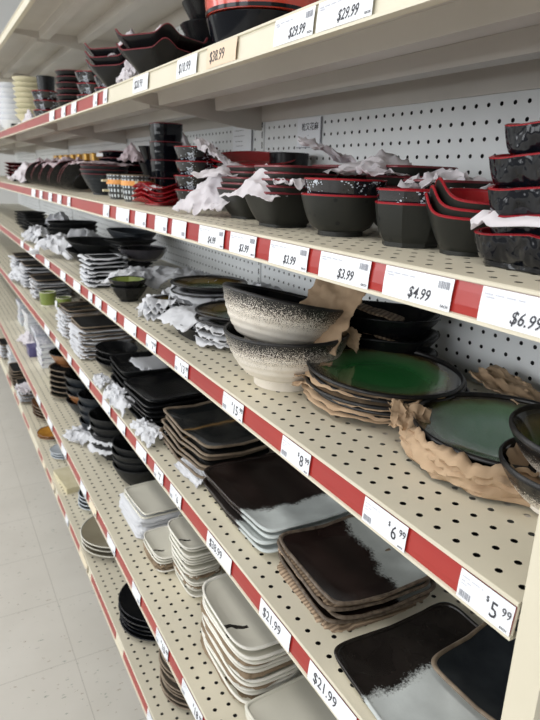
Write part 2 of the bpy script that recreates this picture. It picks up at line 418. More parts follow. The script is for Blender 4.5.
SPR = lines_mesh([(.003, .0225, .026, .0009), (.003, .0185, .012, .0009), (.003, .0155, .01, .0008)])
EACH = None
def lip_mat(k, y, dx=0):
    X = Vector((0, -1, 0)); Yv = Vector((OUT, 0, LIP)).normalized(); Z = X.cross(Yv)
    p_ = Vector((XF[k]-OUT-.0016-dx, y, ZS[k]-LIP+.0035))
    return Matrix(((X.x, Yv.x, Z.x, p_.x), (X.y, Yv.y, Z.y, p_.y), (X.z, Yv.z, Z.z, p_.z), (0, 0, 0, 1)))
def price_tag(k, ya, yb, price, style, label, mat='tag_white', near=True, group='price tags'):
    W_ = yb-ya; H_ = .0285
    nseg = 6; V = []; F = []
    for i in range(nseg+1):
        x = W_*i/nseg; bow = .0012*sin(PI*i/nseg)
        for y, zz in ((0, 0), (H_*.5, .0005), (H_, 0)): V.append((x, y, zz+.0002+bow*.15))
    for i in range(nseg):
        for j in range(2): F.append((i*3+j, i*3+3+j, i*3+4+j, i*3+1+j))
    me = mesh('price_tag', V, F, mat, 40)
    o = ob('price_tag', me); o.matrix_world = lip_mat(k, yb)
    tag(o, label, 'price tag', group)
    Z = .0010
    def put(n, me_, x, y): ob(n, me_, o, (x, y, Z))
    if style == 'it':                        # white square-cut tags of the top two shelves
        put('small_print', SPL, 0, 0); put('barcode', BC[0], W_-.017, .0185)
        if price: put('price_text', tmesh(price, .0150, .28, .84, .0001), W_*.40, .0045)
        put('unit_text', tmesh('EACH', .0035, 0, 1, 0), W_-.011, .0025)
    elif style == 'big':                     # plain large price
        put('price_text', tmesh(price, .0205, 0, .90, .0), W_*.12, .0075)
    elif style == 'sup':                     # big digits with small raised cents
        a_, c_ = price.split('.')
        put('small_print', SPR, 0, 0); put('barcode', BC[1], .003, .003)
        nd_ = len(a_); x0 = W_-.0125-.0105*nd_
        put('currency_sign', tmesh('$', .0075, 0, .9, 0), x0-.005, .0165)
        put('price_text', tmesh(a_, .0215, 0, .86, .0), x0, .0055)
        if c_: put('cents_text', tmesh(c_, .0115, 0, .86, .0), x0+.0105*nd_+.0015, .0135)
        put('unit_text', tmesh('EACH', .0028, 0, 1, 0), W_-.010, .002)
    elif style == 'far':
        put('small_print', SPR, 0, 0); put('barcode', BC[2], W_-.018, .004)
    return o
NTH = ['first', 'second', 'third', 'fourth', 'fifth', 'sixth', 'seventh', 'eighth', 'ninth', 'tenth', 'eleventh', 'twelfth', 'thirteenth', 'fourteenth', 'fifteenth', 'sixteenth']
TAGS = {
 1: [((.505, .600), '$29.99', 'it', ''), ((.606, .692), '$29.99', 'it', ''), ((.794, .893), '$38.99', 'orange', ''), ((.931, 1.015), '$10.99', 'bigw', ''), ((1.164, 1.256), '$28.99', 'bigw', ''),
     ((1.451, 1.486), '', 'far', ''), ((1.541, 1.58), '', 'far', ''), ((1.768, 1.831), '', 'far', ''), ((1.912, 1.97), '', 'far', ''), ((2.08, 2.166), '', 'far', '')],
 2: [((.257, .335), '$6.99', 'it', ''), ((.366, .456), '$4.99', 'it', ''), ((.479, .57), '$3.99', 'it', ''), ((.595, .687), '$3.99', 'it', ''), ((.726, .807), '$3.99', 'it', ''), ((.828, .924), '$4.99', 'it', ''),
     ((.981, 1.049), '', 'far', ''), ((1.075, 1.143), '', 'far', ''), ((1.198, 1.271), '', 'far', ''), ((1.315, 1.417), '', 'far', ''), ((1.479, 1.535), '', 'far', ''), ((1.922, 1.966), '', 'far', ''), ((2.059, 2.126), '', 'far', ''), ((2.223, 2.29), '', 'far', ''), ((2.413, 2.479), '', 'far', ''), ((2.572, 2.672), '', 'far', '')],
 3: [((.257, .316), '5.99', 'sup', ''), ((.387, .457), '6.99', 'sup', ''), ((.567, .637), '8.99', 'sup', ''), ((.754, .826), '15.99', 'sup', ''), ((.977, 1.044), '13.99', 'sup', ''), ((1.155, 1.22), '7.99', 'sup', ''),
     ((1.292, 1.387), '', 'far', ''), ((1.457, 1.542), '', 'far', ''), ((1.604, 1.67), '', 'far', ''), ((1.705, 1.753), '', 'far', ''), ((1.856, 1.955), '', 'far', ''), ((2.08, 2.165), '', 'far', ''), ((2.376, 2.483), '', 'far', ''), ((2.70, 2.865), '', 'far', ''), ((3.048, 3.147), '', 'far', '')],
 4: [((.410, .508), '$21.99', 'big', ''), ((.555, .640), '$21.99', 'big', ''), ((.738, .834), '$38.99', 'big', ''), ((.958, 1.018), '6.', 'sup', ''), ((1.059, 1.115), '7.', 'sup', ''),
     ((1.169, 1.242), '', 'far', ''), ((1.33, 1.4), '', 'far', ''), ((1.466, 1.548), '', 'far', ''), ((1.697, 1.829), '', 'far', ''), ((1.946, 2.009), '', 'far', ''), ((2.147, 2.222), '', 'far', ''), ((2.342, 2.452), '', 'far', '')],
 5: [((.727, .819), '18.99', 'sup', ''), ((.892, .961), '10.99', 'sup', ''), ((1.065, 1.123), '', 'far', ''), ((1.262, 1.336), '', 'far', ''), ((1.448, 1.527), '', 'farc', ''), ((1.563, 1.639), '', 'far', ''), ((1.839, 1.921), '', 'far', ''), ((2.082, 2.181), '', 'far', ''), ((2.334, 2.43), '', 'far', '')],
 6: [((.984, 1.039), '', 'far', ''), ((1.614, 1.723), '', 'farc', ''), ((1.892, 1.943), '', 'far', ''), ((2.146, 2.208), '', 'farc', ''), ((2.34, 2.41), '', 'farc', '')],
}
for k, lst in TAGS.items():
    for i, ((a, b_), pr, st, _) in enumerate(lst):
        mt = {'orange': 'tag_orange', 'farc': 'tag_cream'}.get(st, 'tag_white')
        sty = {'orange': 'big', 'bigw': 'big', 'farc': 'far'}.get(st, st)
        look = {'orange': 'orange-tinted price tag', 'farc': 'cream paper price tag'}.get(st, 'white price tag')
        shown = pr.rstrip('.')
        if sty == 'sup' and pr: shown = '$'+shown
        rd = f' reading {shown}' if pr else ' with barcode'
        price_tag(k, a, b_, pr, sty, f'{look}{rd}, {NTH[i]} from the near end on {LV[k]} shelf edge', mt, group=f'price tags on the {LV[k]} shelf')

# ------------------------------------------------------------------ vessels (bowls, plates, cups)
def unit_ring(kind, n, e=2.0, k=8, ay=1.0):
    P = []
    for i in range(n):
        t_ = 2*PI*i/n
        if kind == 'super':
            c, s_ = cos(t_), sin(t_)
            x = math.copysign(abs(c)**(2/e), c); y = math.copysign(abs(s_)**(2/e), s_)
        elif kind == 'poly':
            th = t_+PI/k; a_ = (th % (2*PI/k))-PI/k
            rho = cos(PI/k)/cos(a_); rho = rho*.85+.15*(.5+.5*cos(PI/k)); x, y = rho*cos(t_), rho*sin(t_)
        elif kind == 'flower':
            rho = 1+.05*cos(k*t_); x, y = rho*cos(t_), rho*sin(t_)
        P.append((x, y*ay))
    return P
def strip(name, ringP, prof, mat, wave, close0=False, close1=False, sm=35):
    n = len(ringP); V = []; F = []
    for (r_, z, wv) in prof:
        for (x, y) in ringP:
            th = math.atan2(y, x)
            V.append((x*r_, y*r_, z+wv*wave(th, r_)))
    for i in range(len(prof)-1):
        for j in range(n):
            a_ = i*n+j; b_ = i*n+(j+1) % n
            F.append((a_, b_, b_+n, a_+n))
    if close0: F.append(tuple(range(n)))
    if close1: F.append(tuple((len(prof)-1)*n+i for i in reversed(range(n))))
    return mesh(name, V, F, mat, sm)
KIND = {}
def vessel(key, R, H, foot=.5, fh=.004, t=.003, cv=.6, ring=('super', 48, 2.0), mats=('black_lacquer', 'black_lacquer', 'black_lacquer'), wave=None, rimh=.002,
           oname='bowl', cat='bowl', ay=1.0, flat=0, ridges=0, foot_mat=None, sm=35, inner_name='interior', steps=9, wpow=2):
    """flat: fraction of radius that is a flat well (plates). mats = outer, rim, inner"""
    kind, n, e = ring[:3]
    rp = unit_ring(kind, n, e=e if kind == 'super' else 2, k=int(e) if kind != 'super' else 8, ay=ay)
    wf = wave or (lambda th, r_: 0)
    fr = R*foot
    W_ = lambda r_: max(0, (r_-fr*.6)/(R-fr*.6))**wpow if wave else 0
    outer = [(fr*.82, .0008, 0), (fr*.9, 0, 0), (fr, 0, 0), (fr*1.0, fh, 0)]
    for i in range(1, steps+1):
        s_ = i/steps; r_ = fr+(R-fr)*s_**cv; z = fh+(H-rimh-fh)*s_
        if ridges: r_ += ridges*(.5-.5*cos(2*PI*s_*6))*(1 if s_ < .8 else 0)
        outer.append((r_, z, W_(r_)))
    rim = [outer[-1], (R+.0004, H-rimh*.4, 1 if wave else 0), (R-t*.35, H+.0006, 1 if wave else 0), (R-t*.75, H+.0004, 1 if wave else 0), (R-t, H-rimh*.5, 1 if wave else 0), (R-t*1.05, H-rimh, W_(R))]
    inner = [rim[-1]]
    for i in range(1, steps+1):
        s_ = 1-i/steps; r_ = max(fr*.9+(R-t-fr*.9)*s_**cv-t*.1, .001); z = fh+t+(H-rimh-fh-t)*s_
        inner.append((r_, z, W_(r_)))
    inner += [(fr*.6, fh+t-.0005, 0), (fr*.02, fh+t-.0005, 0)]
    KIND[key] = dict(name=oname, cat=cat, H=H, R=R, parts=[
        ('body', strip(oname+'_body', rp, outer, mats[0], wf, True, False, sm)),
        ('rim', strip(oname+'_rim', rp, rim, mats[1], wf, sm=60)),
        (inner_name, strip(oname+'_interior', rp, inner, mats[2], wf, False, True, sm))], extra=[])
    if foot_mat:
        KIND[key]['extra'].append(('foot_ring', strip('foot_ring', rp, [(fr*1.0, -.0001, 0), (fr*1.02, .0002, 0), (fr*1.02, fh, 0), (fr, fh+.0003, 0)], foot_mat, lambda a, b: 0)))
def put(key, x, y, z, label, group=None, rz=0, tilt=(0, 0), lod=True, s=1.0, name=None, cat=None):
    K = KIND[key]
    o = ob(name or K['name'], K['parts'][0][1], None, (x, y, z), (tilt[0], tilt[1], rz))
    o.scale = (s, s, s)
    for nme, me in K['parts'][1:]+K['extra']: ob(nme, me, o)
    return tag(o, label, cat or K['cat'], group)
def order(i, n):                              # i counts from the bottom
    if n == 1: return ''
    if n == 2: return ('lower', 'upper')[i]
    if i == n-1: return 'topmost'
    if i == 0: return 'bottom'
    return NTH[n-1-i]+' from top'
def stack(key, x, y, z, n, dz, desc, where, group, rz=0, jit=.003, jr=.06, tilt=(0, 0), fan=(0, 0), s=1.0, keys=None, dtilt=(0, 0)):
    rn = random.Random(int(abs(x*9973+y*7919+z*31)*100))
    out = []
    for i in range(n):
        j = jit if i else 0
        lab = f'{desc}, {order(i, n)} {where}' if n > 1 else f'{desc} {where}'
        out.append(put(keys[i] if keys else key, x+rn.uniform(-j, j)+fan[0]*i, y+rn.uniform(-j, j)+fan[1]*i, z+i*dz+.0004, lab, group if n > 1 else None, rz+rn.uniform(-jr, jr),
            (tilt[0]+dtilt[0]*i, tilt[1]+dtilt[1]*i), s=s))
    return out

# ------------------------------------------------------------------ sheets (paper, foam, tissue)
def crumple(name, mat, w_, d_, peak, seed, amp=.012, n=22, rag=.14, thick=.0004, shear=0, fold=0):
    """a loose crumpled sheet, peak(u,v)->height, u,v in -1..1"""
    V = []; F = []; off = Vector((seed*3.1, seed*1.7, seed*.37))
    for i in range(n+1):
        for j in range(n+1):
            u_, v_ = 2*i/n-1, 2*j/n-1
            q = Vector((u_*1.7, v_*1.7, 0))+off
            ed = 1+rag*noise.noise(q*2.3)
            a1 = 1-2*abs(noise.noise(q*1.1)); a2 = 1-2*abs(noise.noise(q*2.6+Vector((7, 3, 1)))); a3 = noise.noise(q*6)
            h = amp*(a1*.7+a2*.45+a3*.2)
            x = u_*w_/2*ed+.25*amp*noise.noise(q*3+Vector((3, 9, 2)))*2; y = v_*d_/2*ed+.25*amp*noise.noise(q*3+Vector((13, 2, 5)))*2
            V.append((x+shear*h, y, peak(u_, v_)+h))
    for i in range(n):
        for j in range(n):
            a_ = i*(n+1)+j; F.append((a_, a_+1, a_+n+2, a_+n+1))
    mn = min(v[2] for v in V); V = [(a_, b_, c-mn) for a_, b_, c in V]
    me = mesh(name, V, F, mat, 50)
    return me
def sheet(me, label, cat, loc, rz=0, group=None, name='packing_sheet', tilt=(0, 0), thick=.0006):
    o = ob(name, me, None, loc, (tilt[0], tilt[1], rz))
    md = o.modifiers.new('thickness', 'SOLIDIFY'); md.thickness = thick
    return tag(o, label, cat, group)
def interleaf(name, mat, R, seed, rag=.10, droop=.010, ring=('super', 72, 2.0), ay=1.0, wob=.004, lift=0, hole=.62):
    """a sheet between stacked plates, its ragged edge hanging past them"""
    rp = unit_ring(ring[0], ring[1], e=ring[2], ay=ay); V = [(0, 0, 0)]; F = []; n = len(rp); fr = (hole or .35, .76, .9, 1.0)
    for s_ in fr:
        for (x, y) in rp:
            q = Vector((x*2.2, y*2.2, seed*5.3)); k = 1+rag*(noise.noise(q)*1.0+noise.noise(q*3)*.5)*(s_ > .8)
            zz = 0
            if s_ >= .9: zz = -droop*(s_-.85)/.15*(.6+.8*noise.noise(q*1.5+Vector((4, 4, 4))))+wob*noise.noise(q*4)+lift*(s_-.85)/.15
            V.append((x*R*s_*k, y*R*s_*k, zz))
    if not hole:
        for j in range(n): F.append((0, 1+j, 1+(j+1) % n))
    else: V[0] = (rp[0][0]*R*hole, rp[0][1]*R*hole, 0)
    for i in range(len(fr)-1):
        for j in range(n):
            a_ = 1+i*n+j; b_ = 1+i*n+(j+1) % n; F.append((a_, b_, b_+n, a_+n))
    return mesh(name, V, F, mat, 50)
def skirt(name, mat, R, h, th0, th1, seed, bulge=.09, pleat=.005, n=120):
    """paper folded up around a stack of plates, bulging outwards, top edge ragged"""
    V = []; F = []; lv = 10
    for i in range(n+1):
        th = th0+(th1-th0)*i/n
        q = Vector((cos(th)*4, sin(th)*4, seed*2.7))
        top = h*(.88+.22*noise.noise(q*.9)+.14*noise.noise(q*3.5))
        for j in range(lv+1):
            s_ = j/lv
            qq = Vector((th*2.2+s_*1.3, s_*4.5, seed)); pl = pleat*(.6-2*abs(noise.noise(qq)))+.002*noise.noise(qq*3)
            r_ = R*(.93+bulge*sin(PI*(.15+.75*s_)))+pl
            V.append((r_*cos(th), r_*sin(th), top*s_+.004*noise.noise(qq*1.3)*(s_ < .5)))
    for i in range(n):
        for j in range(lv):
            a_ = i*(lv+1)+j; F.append((a_, a_+1, a_+lv+2, a_+lv+1))
    return mesh(name, V, F, mat, 40)
#ITEMS
Z = lambda k, h=0: ZS[k]+h+.0004
corner = lambda a_: (lambda th, r_: a_*(-cos(4*th)))
# ---------------------------------------------------------------- third shelf: green plates, speckled bowls
vessel('big_bowl', .103, .092, foot=.50, fh=.016, t=.005, cv=.50, ring=('super', 72, 2.0), mats=('speckled_cream', 'black_stone', 'black_satin'), rimh=.004, oname='serving_bowl', ridges=.0016, inner_name='glazed_interior', steps=26)
put('big_bowl', .493, .815, Z(3), 'large speckled cream bowl with black rim, lower of two beside green plates', 'speckled cream serving bowls', .3)
put('big_bowl', .476, .826, Z(3, .053), 'large speckled cream bowl with black rim, upper one tilted on crumpled paper', 'speckled cream serving bowls', 0, tilt=(-.01, .21))
me = crumple('brown_paper', 'brown_paper', .09, .095, lambda u, v: .072*(u*.5+.5), 3, .007, rag=.12)
sheet(me, 'crumpled brown paper standing up inside the upper speckled bowl', 'packing paper', (.542, .772, Z(3, .088)), .35, name='packing_paper', tilt=(.1, -.25))
me = crumple('brown_paper', 'brown_paper', .02, .04, lambda u, v: .012*v+.012*u, 23, .004)
sheet(me, 'brown paper fold wedged between the two speckled bowls', 'packing paper', (.578, .750, Z(3, .068)), .2, name='packing_paper', tilt=(0, -.5))
vessel('green_plate', .118, .020, foot=.55, fh=.004, t=.005, cv=1.0, ring=('super', 80, 2.0), mats=('black_stone', 'black_stone', 'green_glaze'), rimh=.004, oname='dinner_plate', cat='plate', inner_name='green_glaze')
tx, ty = .580, .668
for i in range(5):
    put('green_plate', tx+[0, .004, -.004, .003, -.002][i]+.004*(4-i)*.5, ty+[0, -.004, .004, .002, 0][i], Z(3, i*.0098), f'round green plate with black rim, {order(i, 5)} of the papered stack', 'green plates with brown paper', i*.5, tilt=(0, -.015*i))
    if i < 4:
        me = interleaf('brown_paper_sheet', 'brown_paper', .115, 40+i, .11, .006)
        sheet(me, f'torn brown paper under the {["fourth green plate from top", "middle green plate", "second green plate from top", "topmost green plate"][i]} of the stack', 'packing paper', (tx-.004, ty+.002, Z(3, i*.0098+.0155)), i*1.1, 'paper between green plates', 'packing_paper', (0, -.015*i))
for i in range(3):                            # tongues of paper sticking out at the left of the stack
    me = crumple('brown_paper', 'brown_paper', .05, .035, lambda u, v: .012*(1-u)+.004*v, 50+i, .006, 12, .22)
    sheet(me, f'{("lowest", "middle", "highest")[i]} brown paper corner poking out left of the green plate stack', 'packing paper', (tx-.098+.004*i, ty+.062+.003*i, Z(3, .012+.013*i)), 2.5, 'paper corners at the green plates', 'packing_paper', (0, -.3))
vessel('jade_plate', .115, .024, foot=.6, fh=.005, t=.005, cv=.8, ring=('super', 80, 2.0), mats=('black_stone', 'black_stone', 'jade_glaze'), rimh=.004, oname='dinner_plate', cat='plate', inner_name='jade_glaze')
wx, wy = .592, .448
for i in range(3):
    put('jade_plate', wx, wy, Z(3, .003+i*.0095), f'jade green plate with black rim, {order(i, 3)} of the bundle wrapped in brown paper', 'jade plates in brown paper', i*.7, tilt=(.01, -.015))
o = ob('paper_wrap', skirt('paper_wrap', 'brown_paper', .119, .046, 1.8, 5.75, 7, .10, .012)); o.location = (wx, wy, Z(3, .007)); o.rotation_euler = (.01, -.015, 0)
md = o.modifiers.new('thickness', 'SOLIDIFY'); md.thickness = .0008
tag(o, 'pleated brown kraft paper gathered around the jade green plates', 'packing paper')
me = crumple('brown_paper', 'brown_paper', .05, .05, lambda u, v: .022*(1-abs(u)), 61, .008)
sheet(me, 'brown paper peak twisted up at the left of the jade plates', 'packing paper', (wx-.085, wy+.085, Z(3, .034)), .9, name='packing_paper', tilt=(.2, -.2))
me = crumple('brown_paper', 'brown_paper', .14, .07, lambda u, v: .012*u, 63, .010)
sheet(me, 'brown paper lying behind the jade plates against the pegboard', 'packing paper', (.715, .535, Z(3, .030)), 1.5, name='packing_paper')
vessel('small_green_bowl', .070, .050, foot=.5, fh=.006, t=.004, cv=.65, ring=('super', 64, 2.0), mats=('speckled_small', 'black_stone', 'small_green_glaze'), rimh=.005, oname='soup_bowl', inner_name='green_glaze', steps=14)
for i in range(2):
    put('small_green_bowl', .552+.003*i, .338-.002*i, Z(3, .003+i*.036), f'small speckled bowl with green glazed inside, {order(i, 2)} of the pair by the end panel', 'small green bowls', i, tilt=(.05, -.08*i))
me = interleaf('brown_paper_sheet', 'brown_paper', .062, 71, .16, .004, lift=.012)
sheet(me, 'brown paper between the two small green bowls', 'packing paper', (.553, .337, Z(3, .040)), 0, name='packing_paper')
# black ovals with cardboard at the back
vessel('black_oval', .105, .042, foot=.6, fh=.004, t=.004, cv=.6, ring=('super', 64, 2.6), mats=('black_satin', 'black_satin', 'black_satin'), oname='oval_dish', cat='dish', ay=.72)
for i in range(3):
    put('black_oval', .672, .80, Z(3, .001+i*.034), f'glossy black oval dish, {order(i, 3)} of the cardboard-padded stack at the back', 'black oval dishes', 2.2+.03*i)
for i in range(2):
    me = crumple('cardboard', 'corrugated', .10, .085, lambda u, v: .006*u, 80+i, .003, 14, .05)
    sheet(me, f'corrugated cardboard pad on the {("middle", "topmost")[i]} black oval dish', 'cardboard', (.655, .795, Z(3, .070+i*.036)), 2.3, 'cardboard pads', 'cardboard_pad', (.12, -.12), .0025)
# wavy foam with plates left of the speckled bowls
vessel('amber_plate', .092, .022, foot=.55, fh=.004, t=.004, cv=.9, ring=('super', 64, 2.0), mats=('black_stone', 'black_stone', 'amber_green_glaze'), rimh=.003, oname='amber_plate', cat='plate', inner_name='amber_glaze')
FW = lambda nme, R, sd, **k: interleaf(nme, 'foam', R, sd, k.pop('rag', .10), k.pop('droop', .012), wob=k.pop('wob', .012), **k)
def foam_stack(key, x, y, k, n, dz, desc, where, group, R, fgroup, fwhere, rz=0, ring=('super', 72, 2.0), ay=1.0, h0=0, rag=.10, droop=.012, wob=.012, mat='foam', ox=-.006, tilt=(0, 0)):
    stack(key, x, y, Z(k, h0), n, dz, desc, where, group, rz, tilt=tilt)
    for i in range(n-1):
        me = interleaf('foam_sheet', mat, R, int(x*91+y*57)+i, rag, droop, ring, ay, wob)
        H = KIND[key]['H']
        sheet(me, f'thin white foam sheet {order(i, n-1)+" " if n > 2 else ""}{fwhere}', 'packing foam', (x+ox, y, Z(k, h0+(i+1)*dz+.002)), rz, fgroup, 'foam_sheet', tilt)
foam_stack('amber_plate', .535, 1.075, 3, 4, .015, 'amber and green glazed plate,', 'of the foamed stack by speckled bowls', 'amber green plates', .088, 'foam between amber plates', 'between the amber plates', rag=.08)
foam_stack('amber_plate', .575, 1.32, 3, 4, .020, 'amber brown plate with dark rim,', 'of the stack behind wavy foam', 'amber brown plates', .090, 'wavy foam sheets', 'of the wavy foam pile', rag=.10, droop=.016)
vessel('black_tray', .055, .030, foot=.72, fh=.003, t=.004, cv=.8, ring=('super', 48, 5), mats=('black_matte', 'black_matte', 'black_matte'), oname='deep_dish', cat='dish', ay=1.25)
put('black_tray', .485, 1.15, Z(3), 'black rectangular deep dish with foam draped over it', None, .05)
me = crumple('foam', 'foam', .115, .14, lambda u, v: .030-.028*max(0, -u-.3), 90, .007, 20, .1)
sheet(me, 'white foam sheet draped over the black rectangular deep dish', 'packing foam', (.475, 1.16, Z(3, .022)), .05, name='foam_sheet')
for i in range(4):
    me = interleaf('foam_sheet', 'foam', .070, 95+i, .16, .010, wob=.022)
    sheet(me, f'wavy white foam sheet, {order(i, 4)} of the rippled pile along the shelf front', 'packing foam', (.478+.004*i, 1.345, Z(3, .012+i*.011)), i*.4, 'rippled foam pile', 'foam_sheet', (0, .05))
for i in range(3):
    put('amber_plate', .500, 1.345, Z(3, .001+i*.012), f'dark plate hidden in rippled foam, {order(i, 3)} of the front stack', 'plates in rippled foam', i, s=.72)
vessel('hex_bowl', .050, .040, foot=.5, fh=.004, t=.003, cv=.75, ring=('poly', 48, 8), mats=('black_satin', 'black_satin', 'olive_glaze'), oname='octagonal_bowl', sm=25, inner_name='olive_interior')
stack('hex_bowl', .447, 1.555, Z(3), 2, .018, 'grey octagonal bowl with olive inside,', 'of the pair at the shelf front', 'grey octagonal bowls')
for (x, y, w_, d_, h, sd, rz, lb) in [(.62, 1.42, .20, .20, .05, 101, .3, 'big crumpled white foam heap behind the amber plates'), (.60, 1.66, .17, .24, .038, 102, 1.2, 'crumpled white foam heap behind the octagonal bowls'), (.50, 1.66, .12, .14, .035, 104, 2.1, 'loose white foam piled beside the octagonal bowls'), (.66, 1.22, .16, .2, .06, 103, .7, 'grey-white foam crumpled against the pegboard behind amber plates')]:
    me = crumple('foam', 'foam', w_, d_, (lambda h: lambda u, v: h*(1-u*u*.6-v*v*.6))(h), sd, .022, 26)
    sheet(me, lb, 'packing foam', (x, y, Z(3, .012)), rz, name='foam_sheet')
vessel('gunmetal_bowl', .075, .038, foot=.6, fh=.003, t=.003, cv=.5, ring=('super', 64, 2.0), mats=('dark_gunmetal', 'dark_gunmetal', 'black_satin'), oname='shallow_bowl')
put('gunmetal_bowl', .575, 1.83, Z(3, .066), 'glossy dark pewter bowl resting on the foam heap', None)
o = ob('price_sticker', B().box(-.0005, .0005, -.006, .006, -.004, .004).me('price_sticker', 'yellow_box'), None, (.503, 1.815, Z(3, .080)), (0, 0, .2))
tag(o, 'small yellow sticker on the glossy dark pewter bowl', 'sticker')
vessel('flat_square', .060, .014, foot=.75, fh=.003, t=.004, cv=1, ring=('super', 56, 8), mats=('black_matte', 'black_matte', 'black_matte'), oname='square_plate', cat='plate', ay=.8)
for i in range(7):
    put('flat_square', .452, 1.80, Z(3, i*.0125), f'black rectangular plate, {order(i, 7)} of the foam-layered stack on third shelf', 'foam-layered black plates', .1*(i % 2))
    me = interleaf('foam_sheet', 'foam', .064, 110+i, .08, .006, ('super', 56, 7), .85, .006)
    sheet(me, f'white foam sheet over black plate, {order(i, 7)} of the layered stack', 'packing foam', (.446, 1.797, Z(3, i*.0125+.013)), .1*(i % 2), 'foam in the layered stack', 'foam_sheet')
vessel('wide_black', .105, .055, foot=.45, fh=.006, t=.004, cv=.8, ring=('super', 64, 2.4), mats=('black_matte', 'black_matte', 'black_matte'), oname='serving_bowl', ay=.9, ridges=.001)
stack('wide_black', .515, 2.18, Z(3), 2, .034, 'wide matte black bowl,', 'of the pair beside torn white foam', 'wide matte black bowls', tilt=(.06, .05))
vessel('ribbed_long', .13, .035, foot=.7, fh=.003, t=.004, cv=.7, ring=('super', 64, 3), mats=('slate_blue', 'slate_blue', 'slate_blue'), oname='long_dish', cat='dish', ay=.5, ridges=.0018, steps=20)
put('ribbed_long', .655, 2.22, Z(3, .085), 'long ribbed slate-coloured dish behind the wide black bowls', None, 1.7)
put('flat_square', .60, 2.04, Z(3, .09), 'flat charcoal plate overhanging the black bowl pair', None, .3, s=1.25)
stack('flat_square', .60, 2.04, Z(3), 6, .0145, 'charcoal square plate,', 'of the stack under the overhanging plate', 'charcoal plates at the back', .3)
for i, (x, y, w_, d_, h, sd, rz, lb) in enumerate([(.455, 2.46, .16, .20, .055, 121, .6, 'torn white foam sprawling over the third shelf front'), (.53, 2.50, .14, .18, .06, 122, 1.6, 'folded white foam leaning behind the torn foam'), (.44, 2.95, .10, .14, .045, 123, .3, 'crumpled white foam at the front of far black plates'), (.55, 3.02, .14, .12, .07, 124, .2, 'flat grey-white foam on top of far black plates')]):
    me = crumple('foam', 'foam', w_, d_, (lambda h: lambda u, v: h*max(0, 1-u*u*.9-v*v*.6))(h), sd, .035, 24, .3)
    sheet(me, lb, 'packing foam', (x, y, Z(3, .004 if i != 3 else .03)), rz, name='foam_sheet')
stack('wide_black', .56, 2.78, Z(3), 4, .018, 'matte black bowl,', 'of the far stack on third shelf', 'far matte black bowls')
stack('flat_square', .50, 3.06, Z(3), 5, .016, 'black plate,', 'of the far stack before crumpled foam', 'far black plates', s=1.2)
for j, (y, n) in enumerate([(3.35, 5), (3.65, 6), (3.95, 5)]):
    stack('flat_square', .50+.02*j, y, Z(3), n, .016, 'blurred dark plate,', f'of the {("third", "second", "very")[j]} farthest pile on third shelf' if j < 2 else 'of the very farthest pile on third shelf', 'farthest plates on third shelf', .2*j, s=1.1)

# ---------------------------------------------------------------- second shelf: black and red lacquer bowls
vessel('bento', .074, .031, foot=.88, fh=.004, t=.004, cv=.45, ring=('super', 96, 7), mats=('wavy_lacquer', 'red_rim', 'red_lacquer'), wave=lambda th, r_: .0022*cos(6*th+.6), rimh=.0014, oname='square_bowl', inner_name='red_interior', wpow=3)
bx, by = .522, .347
for i in range(5):
    put('bento', bx+[0, .006, .004, .002, .008][i], by+[0, -.008, -.004, -.004, -.010][i], Z(2, .001+[0, .017, .040, .067, .091][i]), f'glossy black square bowl with red rim, {order(i, 5)} of the stack at right', 'black square bowls at the near end', .06*((i*7) % 3-1)+.05, tilt=(.02*(i == 4), .03*(i == 4)))
me = interleaf('tissue_sheet', 'tissue', .079, 131, .10, .014, ('super', 96, 7), wob=.014)
sheet(me, 'white tissue paper drooping from the near black square bowls', 'tissue paper', (bx, by, Z(2, .050)), 0, name='tissue_sheet')
def spoutw(th, r_):
    return .017*math.exp(-((th-2.6)/.38)**2)+.017*math.exp(-((th+2*PI-2.6)/.38)**2)+.006*cos(th-1.0)
vessel('spout', .049, .046, foot=.55, fh=.004, t=.003, cv=.75, ring=('super', 64, 2.0), mats=('grey_speckle', 'red_rim', 'red_lacquer'), wave=spoutw, oname='spouted_bowl', inner_name='red_interior', rimh=.0022)
for i in range(3):
    put('spout', .512+.003*i, .476-.004*i, Z(2, i*.008), f'spouted dark bowl with red inside, {order(i, 3)} of the stack beside black square bowls', 'spouted bowls', .12*i-.1)
vessel('oct', .047, .050, foot=.72, fh=.005, t=.003, cv=.55, ring=('poly', 64, 8), mats=('grey_speckle', 'red_rim', 'red_lacquer'), oname='octagonal_bowl', sm=22, inner_name='red_interior')
vessel('oct_fleck', .047, .050, foot=.72, fh=.005, t=.003, cv=.55, ring=('poly', 64, 8), mats=('fleck_lacquer', 'red_rim', 'red_lacquer'), oname='octagonal_bowl', sm=22, inner_name='red_interior')
for i in range(2):
    put(('oct', 'oct_fleck')[i], .505+.002*i, .558+.002*i, Z(2, i*.015), f'dark octagonal bowl with red rim, {order(i, 2)} of the pair beside spouted bowls', 'octagonal lacquer bowls', .2)
vessel('rnd', .056, .054, foot=.55, fh=.006, t=.003, cv=.45, ring=('super', 64, 2.0), mats=('grey_speckle', 'red_rim', 'red_lacquer'), oname='round_bowl', inner_name='red_interior')
vessel('rnd_fleck', .056, .054, foot=.55, fh=.006, t=.003, cv=.45, ring=('super', 64, 2.0), mats=('fleck_lacquer', 'red_rim', 'red_lacquer'), oname='round_bowl', inner_name='red_interior')
put('rnd', .497, .690, Z(2), 'dark round bowl with red rim, lower of two beside octagonal pair', 'round lacquer bowls')
put('rnd_fleck', .499, .688, Z(2, .020), 'white-flecked round bowl with red inside, upper of two beside octagonal pair', 'round lacquer bowls', .4)
vessel('sqb', .054, .052, foot=.58, fh=.004, t=.003, cv=.72, ring=('super', 56, 5), mats=('grey_speckle', 'maroon_rim', 'red_lacquer'), oname='angled_bowl', inner_name='red_interior', rimh=.0025)
